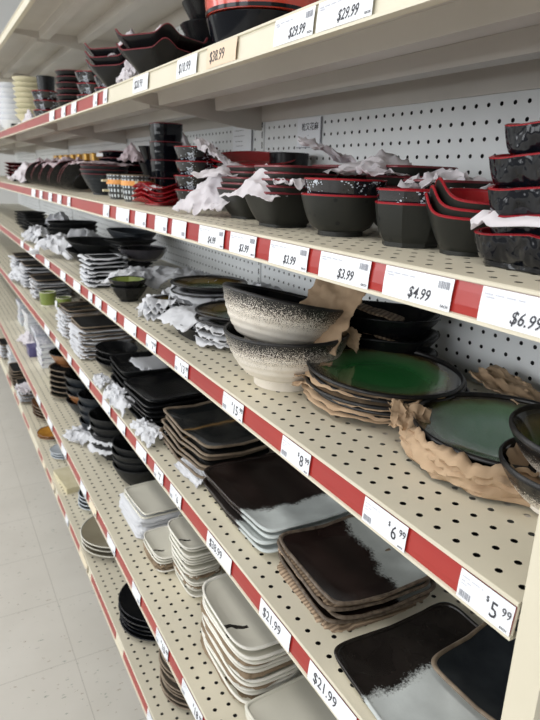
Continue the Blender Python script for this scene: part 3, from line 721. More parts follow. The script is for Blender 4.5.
for (x, y, n, who) in ((.490, .835, 5, 'before the tissue peak'), (.520, 1.00, 5, 'under the white tissue bundle')):
    for i in range(n):
        put('sqb', x+.003*(i % 2)+.004*i, y-.002*i, Z(2, i*.0095), f'dark square bowl with maroon rim, {order(i, n)} of stack {who}', 'square-sided lacquer bowls', .03*(i % 3))
def tiss(x, y, z, w_, d_, h, sd, rz, lb, mat='tissue', amp=.018, k=2, n=24, pk=None, tilt=(0, 0), rag=.2):
    me = crumple('tissue', mat, w_, d_, pk or (lambda u, v: h*max(0, 1-math.hypot(u, v)*.95)), sd, amp, n, rag)
    return sheet(me, lb, 'tissue paper', (x, y, Z(k, z)), rz, name='tissue_sheet', tilt=tilt)
tiss(.458, .838, .040, .095, .105, .046, 141, .3, 'white tissue paper peak standing in the front square-sided bowl', amp=.007, n=30, rag=.1)
tiss(.475, .790, .056, .05, .05, .012, 142, 1.0, 'small white tissue scrap in the square-sided bowl by round bowls', amp=.010)
tiss(.490, 1.080, .0, .11, .15, .07, 143, .2, 'white tissue bundle hanging down to the shelf edge beside square-sided bowls', amp=.014, n=32, rag=.12, pk=lambda u, v: .070*(1-v*v*.4)*min(1, (u+1)*.75))
tiss(.510, 1.045, .066, .13, .13, .018, 144, .9, 'white tissue heap on top of the square-sided bowl stack', amp=.012, rag=.1)
tiss(.52, 1.15, .075, .03, .09, .055, 145, .5, 'upright twist of white tissue beside the big red plates', amp=.012, pk=lambda u, v: .055*(v*.5+.5))
vessel('red_plate', .095, .022, foot=.6, fh=.004, t=.004, cv=1, ring=('super', 64, 2.0), mats=('black_lacquer', 'red_rim', 'red_lacquer'), oname='lacquer_plate', cat='plate', inner_name='red_interior')
stack('red_plate', .650, 1.25, Z(2), 8, .013, 'big black plate with red inside,', 'of the stack behind the tissue', 'big red lacquer plates', tilt=(.06, -.03), dtilt=(.012, -.01))
stack('sqb', .625, .845, Z(2), 4, .014, 'square lacquer bowl with red inside,', 'of the back stack under twisted tissue', 'square bowls at the back')
stack('sqb', .63, .71, Z(2), 4, .014, 'red-lined square bowl,', 'of the back stack behind round bowls', 'square bowls behind the round bowls')
tiss(.60, .86, .085, .06, .12, .05, 146, 1.1, 'twisted white tissue leaning over the back square bowls', amp=.012, pk=lambda u, v: .045*(v*.5+.5))
tiss(.60, .735, .070, .14, .13, .03, 147, .2, 'wide white tissue spread over the back bowls behind round pair', amp=.015)
tiss(.60, .60, .052, .10, .11, .02, 148, .8, 'pale tissue lying behind the octagonal bowls', amp=.020)
stack('sqb', .615, .60, Z(2), 3, .012, 'dark red-lined bowl,', 'of the back stack behind octagonal bowls', 'bowls behind the octagonal pair')
vessel('black_pot', .045, .075, foot=.9, fh=.004, t=.003, cv=1, mats=('black_satin',)*3, oname='pot')
stack('black_pot', .73, 1.23, Z(2), 2, .05, 'plain black pot,', 'of the pair before the pegboard signs', 'black pots', s=1.0)
# patterned round stack, tall cups, red wavy dishes
vessel('fleck_cup', .048, .040, foot=.6, fh=.006, t=.003, cv=.5, ring=('super', 48, 2.0), mats=('fleck_lacquer', 'red_rim', 'red_lacquer'), oname='rice_bowl', inner_name='red_interior')
stack('fleck_cup', .535, 1.30, Z(2), 4, .030, 'white-flecked black rice bowl,', 'of the stack left of the tissue bundle', 'flecked rice bowls on second shelf')
vessel('wavy_dish', .062, .014, foot=.6, fh=.003, t=.003, cv=1, ring=('super', 64, 4), mats=('red_lacquer', 'red_rim', 'red_lacquer'), wave=lambda th, r_: .006*cos(4*th), oname='wavy_dish', cat='dish', inner_name='red_interior')
stack('wavy_dish', .505, 1.435, Z(2), 4, .0105, 'wavy red dish,', 'of the stack below the tall black cups', 'wavy red dishes', .3)
tiss(.475, 1.42, .032, .05, .06, .008, 149, .3, 'small white tissue lying on the wavy red dishes', amp=.008)
vessel('tall_cup', .040, .060, foot=.82, fh=.004, t=.003, cv=.6, ring=('super', 56, 3.2), mats=('black_lacquer', 'maroon_rim', 'black_lacquer'), oname='tall_cup', cat='cup', ridges=.0012)
stack('tall_cup', .575, 1.60, Z(2, .001), 4, .045, 'glossy black tall cup,', 'of the tower behind wavy red dishes', 'tall black cups', jit=.0015)
vessel('vase', .036, .05, foot=.5, fh=.004, t=.003, cv=1.2, ring=('super', 32, 2), mats=('black_lacquer',)*3, oname='flared_cup', cat='cup')
stack('vase', .60, 1.80, Z(2), 3, .048, 'flared black cup,', 'of the tower between jars and tall cups', 'flared black cups')
tiss(.68, 1.75, .0, .15, .15, .16, 150, .3, 'white tissue pile rising behind the flared black cups', amp=.03)
vessel('jar', .036, .066, foot=.82, fh=.003, t=.003, cv=.35, ring=('super', 48, 2.0), mats=('jar_grid', 'taupe_rim', 'black_satin'), oname='eared_jar', cat='jar')
hm = B().box(-.052, -.033, -.004, .004, .046, .052).box(-.050, -.033, -.004, .004, .020, .026).me('handle', 'ivory')
bandm = strip('label_band', unit_ring('super', 48), [(.0368, .040, 0), (.0374, .040, 0), (.0374, .052, 0), (.0368, .052, 0)], 'orange_label', lambda a, b: 0)
KIND['jar']['extra'] += [('handle', hm), ('label_band', bandm)]
put('jar', .485, 1.585, Z(2), 'grey jar with orange label band, nearer of two beside wavy red dishes', 'eared jars', 1.3)
put('jar', .482, 1.72, Z(2), 'grey jar with orange label band, farther of two beside wavy red dishes', 'eared jars', .1)
put('jar', .60, 1.95, Z(2), 'dark jar standing behind the orange-banded jars', None, .8)
vessel('ridged', .075, .064, foot=.55, fh=.005, t=.004, cv=.9, ring=('super', 56, 2.2), mats=('slate_blue', 'maroon_rim', 'maroon_rim'), oname='ridged_bowl', ridges=.0016, steps=20)
stack('ridged', .522, 2.03, Z(2), 3, .013, 'blue-grey ridged bowl,', 'of the stack under a flat tissue', 'ridged bowls')
tiss(.51, 2.03, .088, .15, .17, .006, 151, 0, 'flat striped tissue lying on the ridged bowls', amp=.010, mat='tissue_pink')
tiss(.57, 1.90, .10, .05, .08, .05, 152, .6, 'pointed tissue behind the orange-banded jars', mat='tissue_pink', amp=.012)
vessel('tilt_plate', .078, .030, foot=.5, fh=.004, t=.003, cv=1, ring=('super', 48, 2.6), mats=('black_satin', 'maroon_rim', 'red_lacquer'), oname='nested_bowl')
for i in range(9):
    y = 2.27+i*.105
    put('tilt_plate', .51+.012*(i % 2), y, Z(2, .034), f'dark red-rimmed bowl leaning on edge, {NTH[i]} in the row beyond ridged bowls', 'leaning bowls on second shelf', .2, tilt=(-.72, .05))
    if i % 2 == 0:
        tiss(.50, y+.03, .075, .07, .10, .03, 160+i, .4*i, f'tissue tucked behind the {NTH[i]} leaning bowl', mat='tissue_pink', amp=.018, n=16)
vessel('pat_tray', .12, .03, foot=.8, fh=.004, t=.004, cv=.9, ring=('super', 56, 6), mats=('black_lacquer', 'maroon_rim', 'black_lacquer'), oname='tray', cat='tray', ay=.6)
stack('pat_tray', .64, 2.25, Z(2), 6, .022, 'black tray with maroon rim,', 'of the stack behind the ridged bowls', 'black trays', 1.5, s=1.0)
o = ob('white_mark', B().box(-.0004, .0004, -.045, .045, -.006, .006).me('white_mark', 'label_paper'), None, (.566, 2.27, Z(2, .128)), (0, 0, 0)); tag(o, 'pale paper strip on the front of the black trays', 'label')
vessel('gold_box', .032, .085, foot=.96, fh=.002, t=.002, cv=1, ring=('super', 24, 8), mats=('gold_paint', 'gold_paint', 'copper_glaze'), oname='gold_cup', cat='cup')
for i in range(7):
    put('gold_box', .68, 2.75+.14*i, Z(2, .06), f'gold coloured cup, {NTH[i]} in the row at the back of second shelf', 'gold cups')
for i in range(7):
    put('gold_box', .68, 2.75+.14*i, Z(2, .0), f'gold coloured cup below the {NTH[i]} one of the back row', 'gold cups under others', s=.70)
tiss(.47, 3.35, .0, .12, .2, .08, 172, .3, 'pale tissue heap at the far end of second shelf', amp=.03)
stack('tilt_plate', .50, 3.55, Z(2), 4, .018, 'far red-rimmed bowl,', 'of the far pile on second shelf', 'far bowls on second shelf')
stack('tilt_plate', .50, 3.85, Z(2), 5, .018, 'tiny red-rimmed bowl,', 'of the farthest pile on second shelf', 'farthest bowls on second shelf')

# ---------------------------------------------------------------- top shelf
vessel('pot_base', .10, .085, foot=.62, fh=.012, t=.004, cv=.5, ring=('super', 72, 2.0), mats=('black_lacquer', 'black_lacquer', 'black_lacquer'), oname='lacquer_bowl')
pb = put('pot_base', .572, 1.075, Z(1), 'large glossy black bowl under the red pot on top shelf', None)
vessel('red_pot', .108, .12, foot=.93, fh=.004, t=.004, cv=.6, ring=('super', 72, 2.0), mats=('pot_red', 'black_lacquer', 'black_lacquer'), oname='lacquer_pot', cat='pot')
KIND['red_pot']['extra'].append(('black_band', strip('black_band', unit_ring('super', 72), [(.1000, .001, 0), (.1022, .001, 0), (.1022, .007, 0), (.1005, .007, 0)], 'black_lacquer', lambda a, b: 0)))
rp_ = put('red_pot', .570, 1.07, Z(1, .0865), 'big glossy red lacquer pot with gold emblem on top shelf', None)
em = B().box(-.0005, .0005, -.012, .012, .0, .010).box(-.0005, .0005, -.008, .008, -.006, .016).me('gold_emblem', 'gold_paint')
for a_ in (2.55, 3.5):
    e_ = ob('gold_emblem', em, rp_); e_.location = (.1065*cos(a_), .1065*sin(a_), .060); e_.rotation_euler = (0, 0, a_)
vessel('wing', .078, .056, foot=.40, fh=.004, t=.003, cv=1.0, ring=('super', 64, 5), mats=('black_satin', 'maroon_rim', 'maroon_rim'), wave=lambda th, r_: .016*max(0, -cos(4*th))**3, oname='wing_bowl', wpow=2)
stack('wing', .475, 1.33, Z(1), 2, .026, 'black square bowl with raised corners,', 'of the pair beside the red pot', 'winged bowls near the pot', .5, jr=.1)
stack('wing', .470, 1.58, Z(1), 3, .018, 'black square bowl with raised corners,', 'of the trio nearer the flecked cups', 'winged bowls near the cups', .6, jr=.1)
tiss(.475, 1.335, .060, .10, .07, .040, 181, .3, 'white tissue in the winged bowls beside the red pot', k=1, amp=.015)
tiss(.470, 1.54, .060, .08, .09, .065, 182, 1.2, 'white tissue standing up from the three winged bowls', k=1, amp=.016)
tiss(.445, 1.47, .01, .04, .07, .05, 183, .2, 'white tissue hanging between the two groups of winged bowls', k=1, amp=.015)
vessel('cone', .085, .10, foot=.3, fh=.004, t=.004, cv=.9, mats=('black_satin',)*3, oname='deep_bowl')
stack('cone', .64, 1.42, Z(1), 5, .045, 'deep black bowl,', 'of the tall stack behind the winged bowls', 'deep black bowls')
stack('fleck_cup', .50, 1.83, Z(1), 3, .031, 'white-flecked black bowl,', 'of the stack beside winged bowls on top shelf', 'flecked bowls beside the winged bowls')
stack('fleck_cup', .50, 2.05, Z(1), 3, .033, 'flecked black bowl,', 'of the middle stack on top shelf', 'flecked bowls in the middle of the top shelf', s=1.02)
vessel('maroon_bowl', .068, .052, foot=.45, fh=.004, t=.003, cv=.7, mats=('black_satin', 'maroon_rim', 'maroon_rim'), oname='noodle_bowl')
stack('maroon_bowl', .525, 2.40, Z(1), 6, .020, 'black noodle bowl with maroon rim,', 'of the tall stack on top shelf', 'maroon rimmed noodle bowls')
stack('fleck_cup', .49, 2.78, Z(1), 3, .036, 'small flecked bowl,', 'of the stack beyond the noodle bowls', 'flecked bowls beyond the noodle bowls', s=1.2)
put('black_pot', .49, 2.78, Z(1, .118), 'flat black bowl topping the far flecked stack', None, s=.8)
vessel('cream_cup', .070, .05, foot=.4, fh=.004, t=.003, cv=.9, mats=('ivory', 'ivory', 'olive_glaze'), oname='cream_bowl')
stack('cream_cup', .475, 3.10, Z(1), 8, .022, 'cream yellow bowl,', 'of the tall far stack on top shelf', 'cream bowls on top shelf')
stack('maroon_bowl', .60, 3.15, Z(1), 5, .022, 'dark bowl,', 'of the stack behind the cream bowls', 'dark bowls behind the cream ones')
tiss(.445, 2.98, .0, .05, .10, .06, 187, .3, 'folded white paper leaning before the cream bowls', k=1, amp=.012)
vessel('white_bowl', .075, .05, foot=.5, fh=.004, t=.003, cv=.6, mats=('white_china',)*3, oname='white_bowl')
stack('white_bowl', .47, 3.62, Z(1), 8, .025, 'white china bowl,', 'of the farthest stack on top shelf', 'white bowls on top shelf', s=1.15)
put('black_pot', .43, 3.36, Z(1), 'small black dish before the white china bowls', None, s=.35)

# ---------------------------------------------------------------- fourth shelf: square stoneware
wv3 = lambda a_, p_: (lambda th, r_: a_*cos(3*th+p_)+a_*.5*cos(7*th+p_*2))
def sq(key, R, ay, mats, H=.016, e=9, wave=None, t=.005, flat=.72, oname='square_plate', **k):
    vessel(key, R, H, foot=flat, fh=.003, t=t, cv=.8, ring=('super', 88, e), mats=mats, wave=wave, rimh=.003, oname=oname, cat='plate', ay=ay, sm=40, wpow=1.5, **k)
sq('wide_milk', .105, .98, ('white_edge', 'milky_wide_glaze', 'milky_wide_glaze'), wave=lambda th, r_: .003*cos(3*th+.5)+.0015*cos(7*th+1)-.005*cos(4*th))
sq('corner_milk', .092, .95, ('rust_edge', 'rust_edge', 'milky_corner_glaze'), wave=lambda th, r_: .0025*cos(3*th+1.2)+.0013*cos(7*th+2)-.003*cos(4*th))
sq('strip_milk', .092, 1.36, ('white_edge', 'milky_brown_glaze', 'milky_brown_glaze'), wave=wv3(.002, .2))
sq('slate_plate', .082, .90, ('taupe_rim', 'taupe_rim', 'slate_blue'), wave=corner(.003))
put('wide_milk', .480, .390, Z(4, .001), 'square plate, dark upper half and milky white lower half, under slate plate', None, .02)
o = ob('price_sticker', B().box(-.008, .008, -.005, .005, 0, .0004).me('price_sticker', 'label_paper'), None, (.425, .345, Z(4, .0075)), (0, 0, -1.5)); tag(o, 'small white price sticker on the dark and milky square plate', 'sticker')
tm = tmesh('$21.99', .0052, 0, .9, 0); c_ = ob('price_text', tm, o, (-.0075, -.0018, .0004))
put('slate_plate', .548, .345, Z(4, .019), 'dark slate square plate with taupe rim beside the end panel', None, .12, tilt=(.02, -.03))
for i in range(4):
    put('corner_milk', .497+[0, .004, -.003, .001][i], .605+[.002, -.003, .002, 0][i], Z(4, i*.0105), f'brown-black square plate with milky edge, {order(i, 4)} of the middle stack', 'brown square plates', 1.45+.05*(i % 2) if i < 3 else 1.5)
for i in range(2):
    me = interleaf('cardboard', 'corrugated', .0885, 201+i, .05, .006, ('super', 88, 8), .95, .004)
    sheet(me, f'corrugated cardboard sheet {("under the bottom", "under the topmost")[i]} brown square plate', 'cardboard', (.492, .607, Z(4, .004+i*.034)), 1.5, 'cardboard under brown plates', 'cardboard_sheet', thick=.0015)
for i in range(4):
    put('strip_milk', .492+[0, -.004, .003, 0][i], .828+[-.004, .004, 0, .002][i], Z(4, i*.0115), f'long dark plate with milky pale end, {order(i, 4)} of the stack', 'long dark and milky plates', .02*(i-1))
sq('amber_square', .084, 1.42, ('grey_brown', 'taupe_rim', 'dark_amber_glaze'), wave=corner(.004))
for i in range(6):
    put('amber_square', .484+.002*i, 1.085+[0, .01, -.006, .004, -.01, .002][i], Z(4, .0+i*.0125), f'black plate with amber streak and taupe rim, {order(i, 6)} of the stack', 'amber streaked black plates', .04*(i % 2))
me = crumple('foam', 'foam', .030, .11, lambda u, v: .022*(u*.5+.5), 205, .005, 22)
sheet(me, 'white foam sheet folded along the front of amber streaked plates', 'packing foam', (.408, 1.02, Z(4, .002)), .05, name='foam_sheet')
sq('black_square', .088, 1.05, ('black_matte', 'black_satin', 'black_satin'), wave=None, H=.018)
for i in range(6):
    put('black_square', .474+.004*(i % 2), 1.335+.004*(i % 3), Z(4, i*.0125), f'plain black rectangular plate, {order(i, 6)} of the stack before white foam', 'plain black plates', .04*(i % 3))
sheet(crumple('foam', 'foam', .06, .15, lambda u, v: .06*(1-u*u*.5), 206, .018, 28), 'crumpled white foam at the front of plain black plates', 'packing foam', (.388, 1.44, Z(4, .002)), .1, name='foam_sheet')
sheet(crumple('foam', 'foam', .06, .11, lambda u, v: .03*(1-u*u*.5), 207, .014, 28), 'white foam tuft beside the amber streaked plates front', 'packing foam', (.392, 1.225, Z(4, .002)), .1, name='foam_sheet')
vessel('long_tray', .078, .024, foot=.8, fh=.003, t=.004, cv=.8, ring=('super', 64, 7), mats=('black_matte', 'black_matte', 'black_satin'), oname='long_tray', cat='tray', ay=1.15)
stack('long_tray', .480, 1.555, Z(4), 4, .019, 'deep black tray,', 'of the stack beyond plain black plates', 'deep black trays')
sheet(crumple('foam', 'foam', .045, .08, lambda u, v: .035*(1-u*u*.5), 208, .016, 24), 'crumpled white foam at the front of deep black trays', 'packing foam', (.385, 1.62, Z(4, .002)), .1, name='foam_sheet')
sheet(interleaf('foam_sheet', 'foam', .05, 209, .1, .006, ('super', 64, 7), 1.3, .01, hole=0), 'pale foam sheet lying in the topmost deep black tray', 'packing foam', (.505, 1.545, Z(4, .079)), 0, name='foam_sheet')
vessel('black_oval2', .060, .034, foot=.5, fh=.003, t=.003, cv=.7, ring=('super', 56, 2.2), mats=('black_satin',)*3, oname='oval_bowl', ay=1.3)
stack('black_oval2', .460, 1.755, Z(4), 3, .018, 'black oval bowl,', 'of the stack beyond the deep black trays', 'black oval bowls')
def layered(key, x, y, k, n, dz, R, ring, ay, desc, where, group, sd, s=1.0, rz=0, front=True):
    for i in range(n):
        put(key, x+.003*(i % 2), y+.004*((i*2) % 3), Z(k, i*dz), f'{desc}, {order(i, n)} {where}', group, rz+.05*(i % 2), s=s)
        if i < n-1:
            me = interleaf('foam_sheet', 'foam', R*.93, sd+i, .12, .004, ring, ay, .008)
            sheet(me, f'white foam layer, {order(i, n-1)} {where}', 'packing foam', (x-.011, y-.002*(i % 3), Z(k, (i+.75)*dz+.002)), rz, 'foam '+where, 'foam_sheet')
sq('dark_rect', .090, 1.0, ('black_matte', 'taupe_rim', 'black_matte'), H=.013)
layered('dark_rect', .474, 1.96, 4, 9, .012, .096, ('super', 64, 7), 1.0, 'dark rectangular plate', 'in the foam-padded stack past oval bowls', 'foam-padded dark plates', 210)
sq('brown_rect', .080, 1.0, ('taupe_rim', 'taupe_rim', 'dark_amber_glaze'), H=.013)
layered('brown_rect', .472, 2.23, 4, 8, .013, .086, ('super', 64, 7), 1.05, 'dark plate with brown rim', 'in the next foam-padded stack', 'brown rimmed foam-padded plates', 220)
stack('brown_rect', .60, 2.48, Z(4), 6, .013, 'brown rimmed plate,', 'of the back stack past foam-padded plates', 'brown rimmed plates at the back')
vessel('mug', .036, .062, foot=.9, fh=.004, t=.004, cv=.4, ring=('super', 40, 2), mats=('olive_glaze', 'cream_glaze', 'olive_glaze'), oname='cup', cat='cup', foot_mat='cream_glaze')
put('mug', .435, 2.78, Z(4), 'olive green cup with cream rim, left of two on fourth shelf', 'olive green cups')
put('mug', .48, 2.66, Z(4), 'olive green cup with pale label, right of two on fourth shelf', 'olive green cups', s=.9)
o = ob('pale_label', B().box(-.0005, .0005, -.014, .014, -.014, .014).me('pale_label', 'label_paper'), None, (.4455, 2.655, Z(4, .028)), (0, .1, .1)); tag(o, 'square pale paper label on the right olive cup', 'label')
put('mug', .52, 2.58, Z(4), 'cream small cup standing beside the olive cups', None, s=.7)
layered('dark_rect', .49, 2.98, 4, 6, .016, .092, ('super', 64, 7), 1.1, 'far dark plate', 'in the far padded stack on fourth shelf', 'far padded plates on fourth shelf', 230)
layered('dark_rect', .49, 3.28, 4, 7, .018, .10, ('super', 64, 7), 1.1, 'far black plate', 'in the whitest far stack on fourth shelf', 'far whitest plates', 240)
sheet(crumple('foam', 'foam', .12, .22, lambda u, v: .10*(1-u*u*.5), 248, .03, 24), 'tall white foam heap far along the fourth shelf', 'packing foam', (.42, 3.42, Z(4, .002)), .1, name='foam_sheet')
layered('dark_rect', .49, 3.62, 4, 7, .018, .10, ('super', 64, 7), 1.1, 'tiny dark plate', 'in the farthest stack on fourth shelf', 'farthest plates on fourth shelf', 250)

# ---------------------------------------------------------------- fifth shelf: cream plates, black bowls, wrapped stacks
sq('cream_square', .085, 1.0, ('cream_glaze',)*3, e=14, H=.014)
for i in range(3):
    put('cream_square', .448, .605, Z(5, .001+i*.011), f'plain cream square plate, {order(i, 3)} of the stack nearest the camera', 'plain cream square plates', .03*i)
vessel('cream_round_sq', .066, .016, foot=.75, fh=.003, t=.004, cv=.9, ring=('super', 80, 4.2), mats=('cream_edge', 'cream_edge', 'cream_brushed'), oname='rounded_plate', cat='plate', ay=1.55, inner_name='brushed_glaze', rimh=.003)
def cream_stack(x, y, n, dz, desc, where, group, s, sd, papers, rz=0, fan=(0, 0)):
    for i in range(n):
        put('cream_round_sq', x+fan[0]*i+.002*(i % 2), y+fan[1]*i+.003*((i*3) % 4-1.5), Z(5, .001+i*dz), f'{desc}, {order(i, n)} {where}', group, rz+.02*((i*5) % 3-1), s=s)
        if i in papers:
            me = interleaf('brown_paper_sheet', 'taupe_paper', .066*s, sd+i, .06, .004, ('super', 80, 4.2), 1.55)
            sheet(me, f'brown paper sheet above the {order(i, n)} plate {where}'.replace('brown paper sheet above', 'brown paper above'), 'packing paper', (x-.002, y, Z(5, .001+i*dz+.012)), rz, 'brown paper '+where, 'packing_paper')
cream_stack(.428, .795, 10, .0115, 'cream rounded plate with dark brush mark', 'in the big front stack', 'cream plates in the big stack', 1.0, 301, (0, 3, 5, 7))
cream_stack(.434, 1.055, 15, .0083, 'small cream plate with dark band', 'in the tall narrow stack', 'small cream plates in the tall stack', .62, 311, (2, 5), fan=(-.0008, 0))
cream_stack(.470, 1.125, 10, .0085, 'small cream plate', 'in the stack behind the tall narrow one', 'small cream plates at the back', .62, 315, (2,))
cream_stack(.400, 1.165, 5, .0085, 'small cream plate with dark band', 'in the low stack by wrapped squares', 'small cream plates in the low stack', .62, 321, (0, 1))
sq('white_square', .068, 1.15, ('white_edge', 'cream_glaze', 'cream_glaze'), e=10, H=.013, wave=wv3(.001, .4))
for i in range(6):
    put('white_square', .438+.003*(i % 2), 1.335, Z(5, .001+i*.0105), f'cream square plate, {order(i, 6)} in the white-wrapped stack', 'white-wrapped cream squares', .03*(i % 3))
    me = interleaf('foam_sheet', 'foam', .075, 330+i, .05, .012, ('super', 64, 9), 1.14, .003)
    if i < 5: sheet(me, f'white foam wrap, {order(i, 5)} between the cream square plates', 'packing foam', (.434, 1.335, Z(5, .013+i*.0105)), .03*(i % 3), 'foam between cream squares', 'foam_sheet')
vessel('blk_bowl', .076, .064, foot=.5, fh=.005, t=.004, cv=.6, ring=('super', 56, 2), mats=('black_matte', 'black_matte', 'black_satin'), oname='black_bowl')
stack('blk_bowl', .458, 1.545, Z(5), 4, .022, 'matte black bowl,', 'of the stack beside white-wrapped squares', 'matte black bowls on fifth shelf')
stack('blk_bowl', .440, 1.735, Z(5), 4, .028, 'black bowl in foam,', 'of the foam-wrapped stack', 'foam-wrapped black bowls')
for i in range(2):
    sheet(interleaf('foam_sheet', 'foam', .080, 340+i, .18, .02, wob=.012), f'crumpled foam {("under the", "over the")[i]} middle bowl of the foam-wrapped stack', 'packing foam', (.436, 1.735, Z(5, .052+.028*i)), i, 'foam on wrapped bowls', 'foam_sheet')
vessel('slate_bowl', .070, .060, foot=.55, fh=.005, t=.004, cv=.6, ring=('super', 56, 2), mats=('slate_blue', 'slate_blue', 'black_satin'), oname='slate_bowl', ridges=.0008)
stack('slate_bowl', .440, 1.92, Z(5), 4, .030, 'slate grey bowl,', 'of the stack with foam at its foot', 'slate grey bowls')
sheet(crumple('foam', 'foam', .09, .12, lambda u, v: .03*(1-u*u*.5), 345, .022, 20), 'white foam spread at the foot of the slate grey bowls', 'packing foam', (.375, 1.90, Z(5, .002)), .4, name='foam_sheet')
sheet(crumple('foam', 'foam', .07, .08, lambda u, v: .04*(1-u*u*.5), 346, .02, 20), 'white foam tuft between slate grey and foam-wrapped bowls', 'packing foam', (.425, 1.83, Z(5, .035)), .4, name='foam_sheet')
vessel('copper_bowl', .086, .062, foot=.5, fh=.005, t=.004, cv=.55, ring=('super', 56, 2), mats=('copper_glaze', 'black_satin', 'black_satin'), oname='ramen_bowl', cat='bowl')
vessel('black_ramen', .088, .062, foot=.5, fh=.005, t=.004, cv=.55, ring=('super', 56, 2), mats=('slate_blue', 'black_satin', 'black_satin'), oname='ramen_bowl', cat='bowl')
stack('black_ramen', .455, 2.12, Z(5), 4, .032, 'large dark ramen bowl,', 'of the stack with a copper-glazed middle', 'dark ramen bowls', keys=['black_ramen', 'copper_bowl', 'black_ramen', 'black_ramen'])
vessel('orange_lip', .080, .022, foot=.5, fh=.004, t=.004, cv=.8, ring=('super', 56, 2), mats=('grey_brown', 'taupe_rim', 'black_satin'), oname='rimmed_dish', cat='dish')
stack('orange_lip', .425, 2.33, Z(5), 6, .021, 'dark dish with pale edge,', 'of the striped stack beyond ramen bowls', 'pale edged dark dishes')
put('copper_bowl', .43, 2.335, Z(5, .130), 'copper-edged dark dish on top of the striped stack', None, s=.9)
def carton(key, w_, d_, h_, mat, lidmat):
    b_ = B().box(-w_/2, w_/2, -d_/2, d_/2, 0, h_*.82).me('carton', mat); l_ = B().box(-w_/2-.001, w_/2+.001, -d_/2-.001, d_/2+.001, h_*.55, h_).me('lid', lidmat)
    KIND[key] = dict(name='gift_box', cat='box', H=h_, R=w_/2, parts=[('body', b_), ('lid', l_)], extra=[])
carton('sage_carton', .13, .13, .05, 'sage_box', 'sage_box'); carton('pat_carton', .12, .13, .021, 'white_china', 'patterned_paper'); carton('grey_carton', .13, .16, .03, 'pale_blue', 'patterned_paper')
carton('indigo_carton', .09, .09, .045, 'indigo', 'indigo'); carton('white_carton', .13, .15, .024, 'white_china', 'white_china')
put('sage_carton', .47, 2.56, Z(5), 'sage green carton beyond the striped dish stack', None)
stack('pat_carton', .440, 2.80, Z(5), 5, .0235, 'patterned flat gift box,', 'of the stack past the sage carton', 'patterned gift boxes')
put('indigo_carton', .40, 2.98, Z(5), 'indigo small carton behind the patterned gift boxes', None)
stack('grey_carton', .47, 3.12, Z(5), 3, .031, 'pale blue gift box,', 'of the stack past the indigo carton', 'pale blue gift boxes')
stack('white_carton', .47, 3.38, Z(5), 5, .026, 'white flat carton,', 'of the far stack on fifth shelf', 'white cartons far on fifth shelf')
stack('grey_carton', .47, 3.66, Z(5), 4, .033, 'far blue-grey gift box,', 'of the farthest stack on fifth shelf', 'farthest gift boxes')
tiss(.385, 3.15, 0, .07, .2, .06, 350, .2, 'pinkish white tissue strewn before the pale blue gift boxes', k=5, amp=.03)

# ---------------------------------------------------------------- bottom shelf
vessel('brown_saucer', .092, .016, foot=.6, fh=.004, t=.004, cv=1, ring=('super', 64, 2), mats=('grey_brown', 'taupe_rim', 'grey_brown'), oname='stoneware_plate', cat='plate')
stack('brown_saucer', .437, 1.045, Z(6), 13, .0118, 'grey-brown stoneware plate,', 'of the tall bottom shelf stack', 'grey-brown plates', jit=.004)
vessel('black_saucer', .105, .018, foot=.55, fh=.004, t=.004, cv=1, ring=('super', 64, 2), mats=('black_lacquer', 'black_lacquer', 'black_satin'), oname='coupe_plate', cat='plate')
stack('black_saucer', .425, 1.295, Z(6), 5, .014, 'glossy black plate,', 'of the stack at the bottom shelf joint', 'glossy black plates')
vessel('beige_plate', .113, .026, foot=.5, fh=.004, t=.004, cv=.9, ring=('super', 64, 2), mats=('grey_brown', 'cream_glaze', 'beige_glaze'), oname='shallow_plate', cat='plate')
stack('beige_plate', .420, 1.68, Z(6), 3, .017, 'beige shallow plate,', 'of the stack on the bottom shelf', 'beige shallow plates')
vessel('dark_saucer', .060, .022, foot=.5, fh=.004, t=.003, cv=.9, mats=('pale_blue', 'pale_blue', 'slate_blue'), oname='small_dish', cat='dish')
stack('dark_saucer', .410, 1.93, Z(6), 4, .014, 'small pale-edged dark dish,', 'of the stack past beige plates', 'small dark dishes')
carton('yellow_carton', .06, .17, .022, 'yellow_box', 'yellow_box'); carton('sage_tray', .09, .18, .03, 'sage_box', 'yellow_box')
put('yellow_carton', .358, 2.15, Z(6), 'long yellow carton at the bottom shelf front', None, .1)
put('sage_tray', .448, 2.15, Z(6), 'sage and yellow carton behind the long yellow one', None, .1)
vessel('blue_saucer', .055, .016, foot=.5, fh=.004, t=.003, cv=1, mats=('white_china', 'pale_blue', 'pale_blue'), oname='saucer', cat='saucer')
stack('blue_saucer', .39, 2.38, Z(6), 3, .011, 'pale blue saucer,', 'of the pile past the yellow carton', 'pale blue saucers')
vessel('orange_saucer', .068, .018, foot=.5, fh=.004, t=.003, cv=1, mats=('white_china', 'copper_glaze', 'orange_glaze'), oname='saucer', cat='saucer')
stack('orange_saucer', .385, 2.60, Z(6), 2, .011, 'orange glazed saucer,', 'of the pair on the bottom shelf', 'orange saucers')
vessel('oval_brown', .12, .03, foot=.6, fh=.004, t=.004, cv=.8, ring=('super', 56, 2), mats=('taupe_rim', 'taupe_rim', 'copper_glaze'), oname='oval_platter', cat='platter', ay=.6)
stack('oval_brown', .41, 2.86, Z(6), 4, .016, 'brown oval platter,', 'of the stack past the orange saucers', 'brown oval platters', 1.5)
layered('dark_rect', .40, 3.14, 6, 5, .018, .088, ('super', 56, 7), 1.0, 'dark plate', 'in the foam-wrapped bottom shelf stack', 'foam-wrapped plates on bottom shelf', 360)
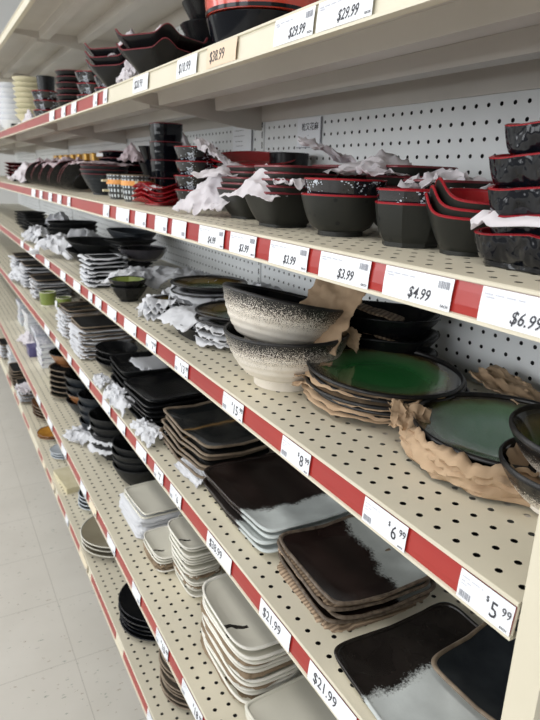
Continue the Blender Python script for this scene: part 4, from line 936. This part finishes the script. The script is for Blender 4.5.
tiss(.36, 3.08, .06, .11, .12, .03, 366, .2, 'white tissue crumpled on the foam-wrapped bottom shelf stack', k=6, amp=.025)
stack('dark_rect', .395, 3.42, Z(6), 6, .016, 'grey plate,', 'of the second farthest bottom shelf stack', 'grey plates on bottom shelf')
stack('white_carton', .40, 3.70, Z(6), 5, .026, 'pale carton,', 'of the farthest bottom shelf stack', 'pale cartons on bottom shelf')
layered('dark_rect', .40, 3.98, 6, 5, .02, .09, ('super', 56, 7), 1.0, 'shadowed plate', 'in the last bottom shelf stack', 'last bottom shelf plates', 370)

# ---------------------------------------------------------------- signs clipped to the pegboard
def sign(loc, w_, h_, label, lines):
    o = ob('shelf_sign', B().box(-w_/2, w_/2, -h_/2, h_/2, -.001, .001).me('shelf_sign', 'tag_white'))
    X = Vector((0, -1, 0)); Yv = Vector((0, 0, 1)); Z_ = X.cross(Yv)
    o.matrix_world = Matrix(((X.x, Yv.x, Z_.x, loc[0]), (X.y, Yv.y, Z_.y, loc[1]), (X.z, Yv.z, Z_.z, loc[2]), (0, 0, 0, 1)))
    tag(o, label, 'sign')
    ob('sign_holder', B().box(-w_/2-.002, w_/2+.002, -h_/2-.002, -h_/2, -.001, .002).box(w_/2, w_/2+.002, -h_/2, h_/2, -.001, .002).me('sign_holder', 'ink_grey'), o)
    for (txt, size, x, y) in lines: ob('sign_text', tmesh(txt, size, 0, 1, .0002), o, (x, y, .0012))
sign((XB-.003, 1.243, HC+.099), .098, .062, 'small white sign with black characters clipped on the pegboard', [('\u4e7e\u53c8\u82b1\u9ebb', .0175, -.030, .006), ('-', .008, -.003, -.008), ('100', .008, -.008, -.023)])
sign((XB-.003, 1.585, HC+.098), .115, .070, 'white notice with blue-grey lines beside the pegboard upright', [('\u2014\u2014\u2014\u2014\u2014\u2014', .009, -.045, .018), ('\u2014\u2014\u2014\u2014\u2014\u2014\u2014', .009, -.048, .004), ('\u2014\u2014\u2014\u2014\u2014', .009, -.04, -.010), ('\u2014\u2014\u2014\u2014\u2014', .009, -.038, -.022)])
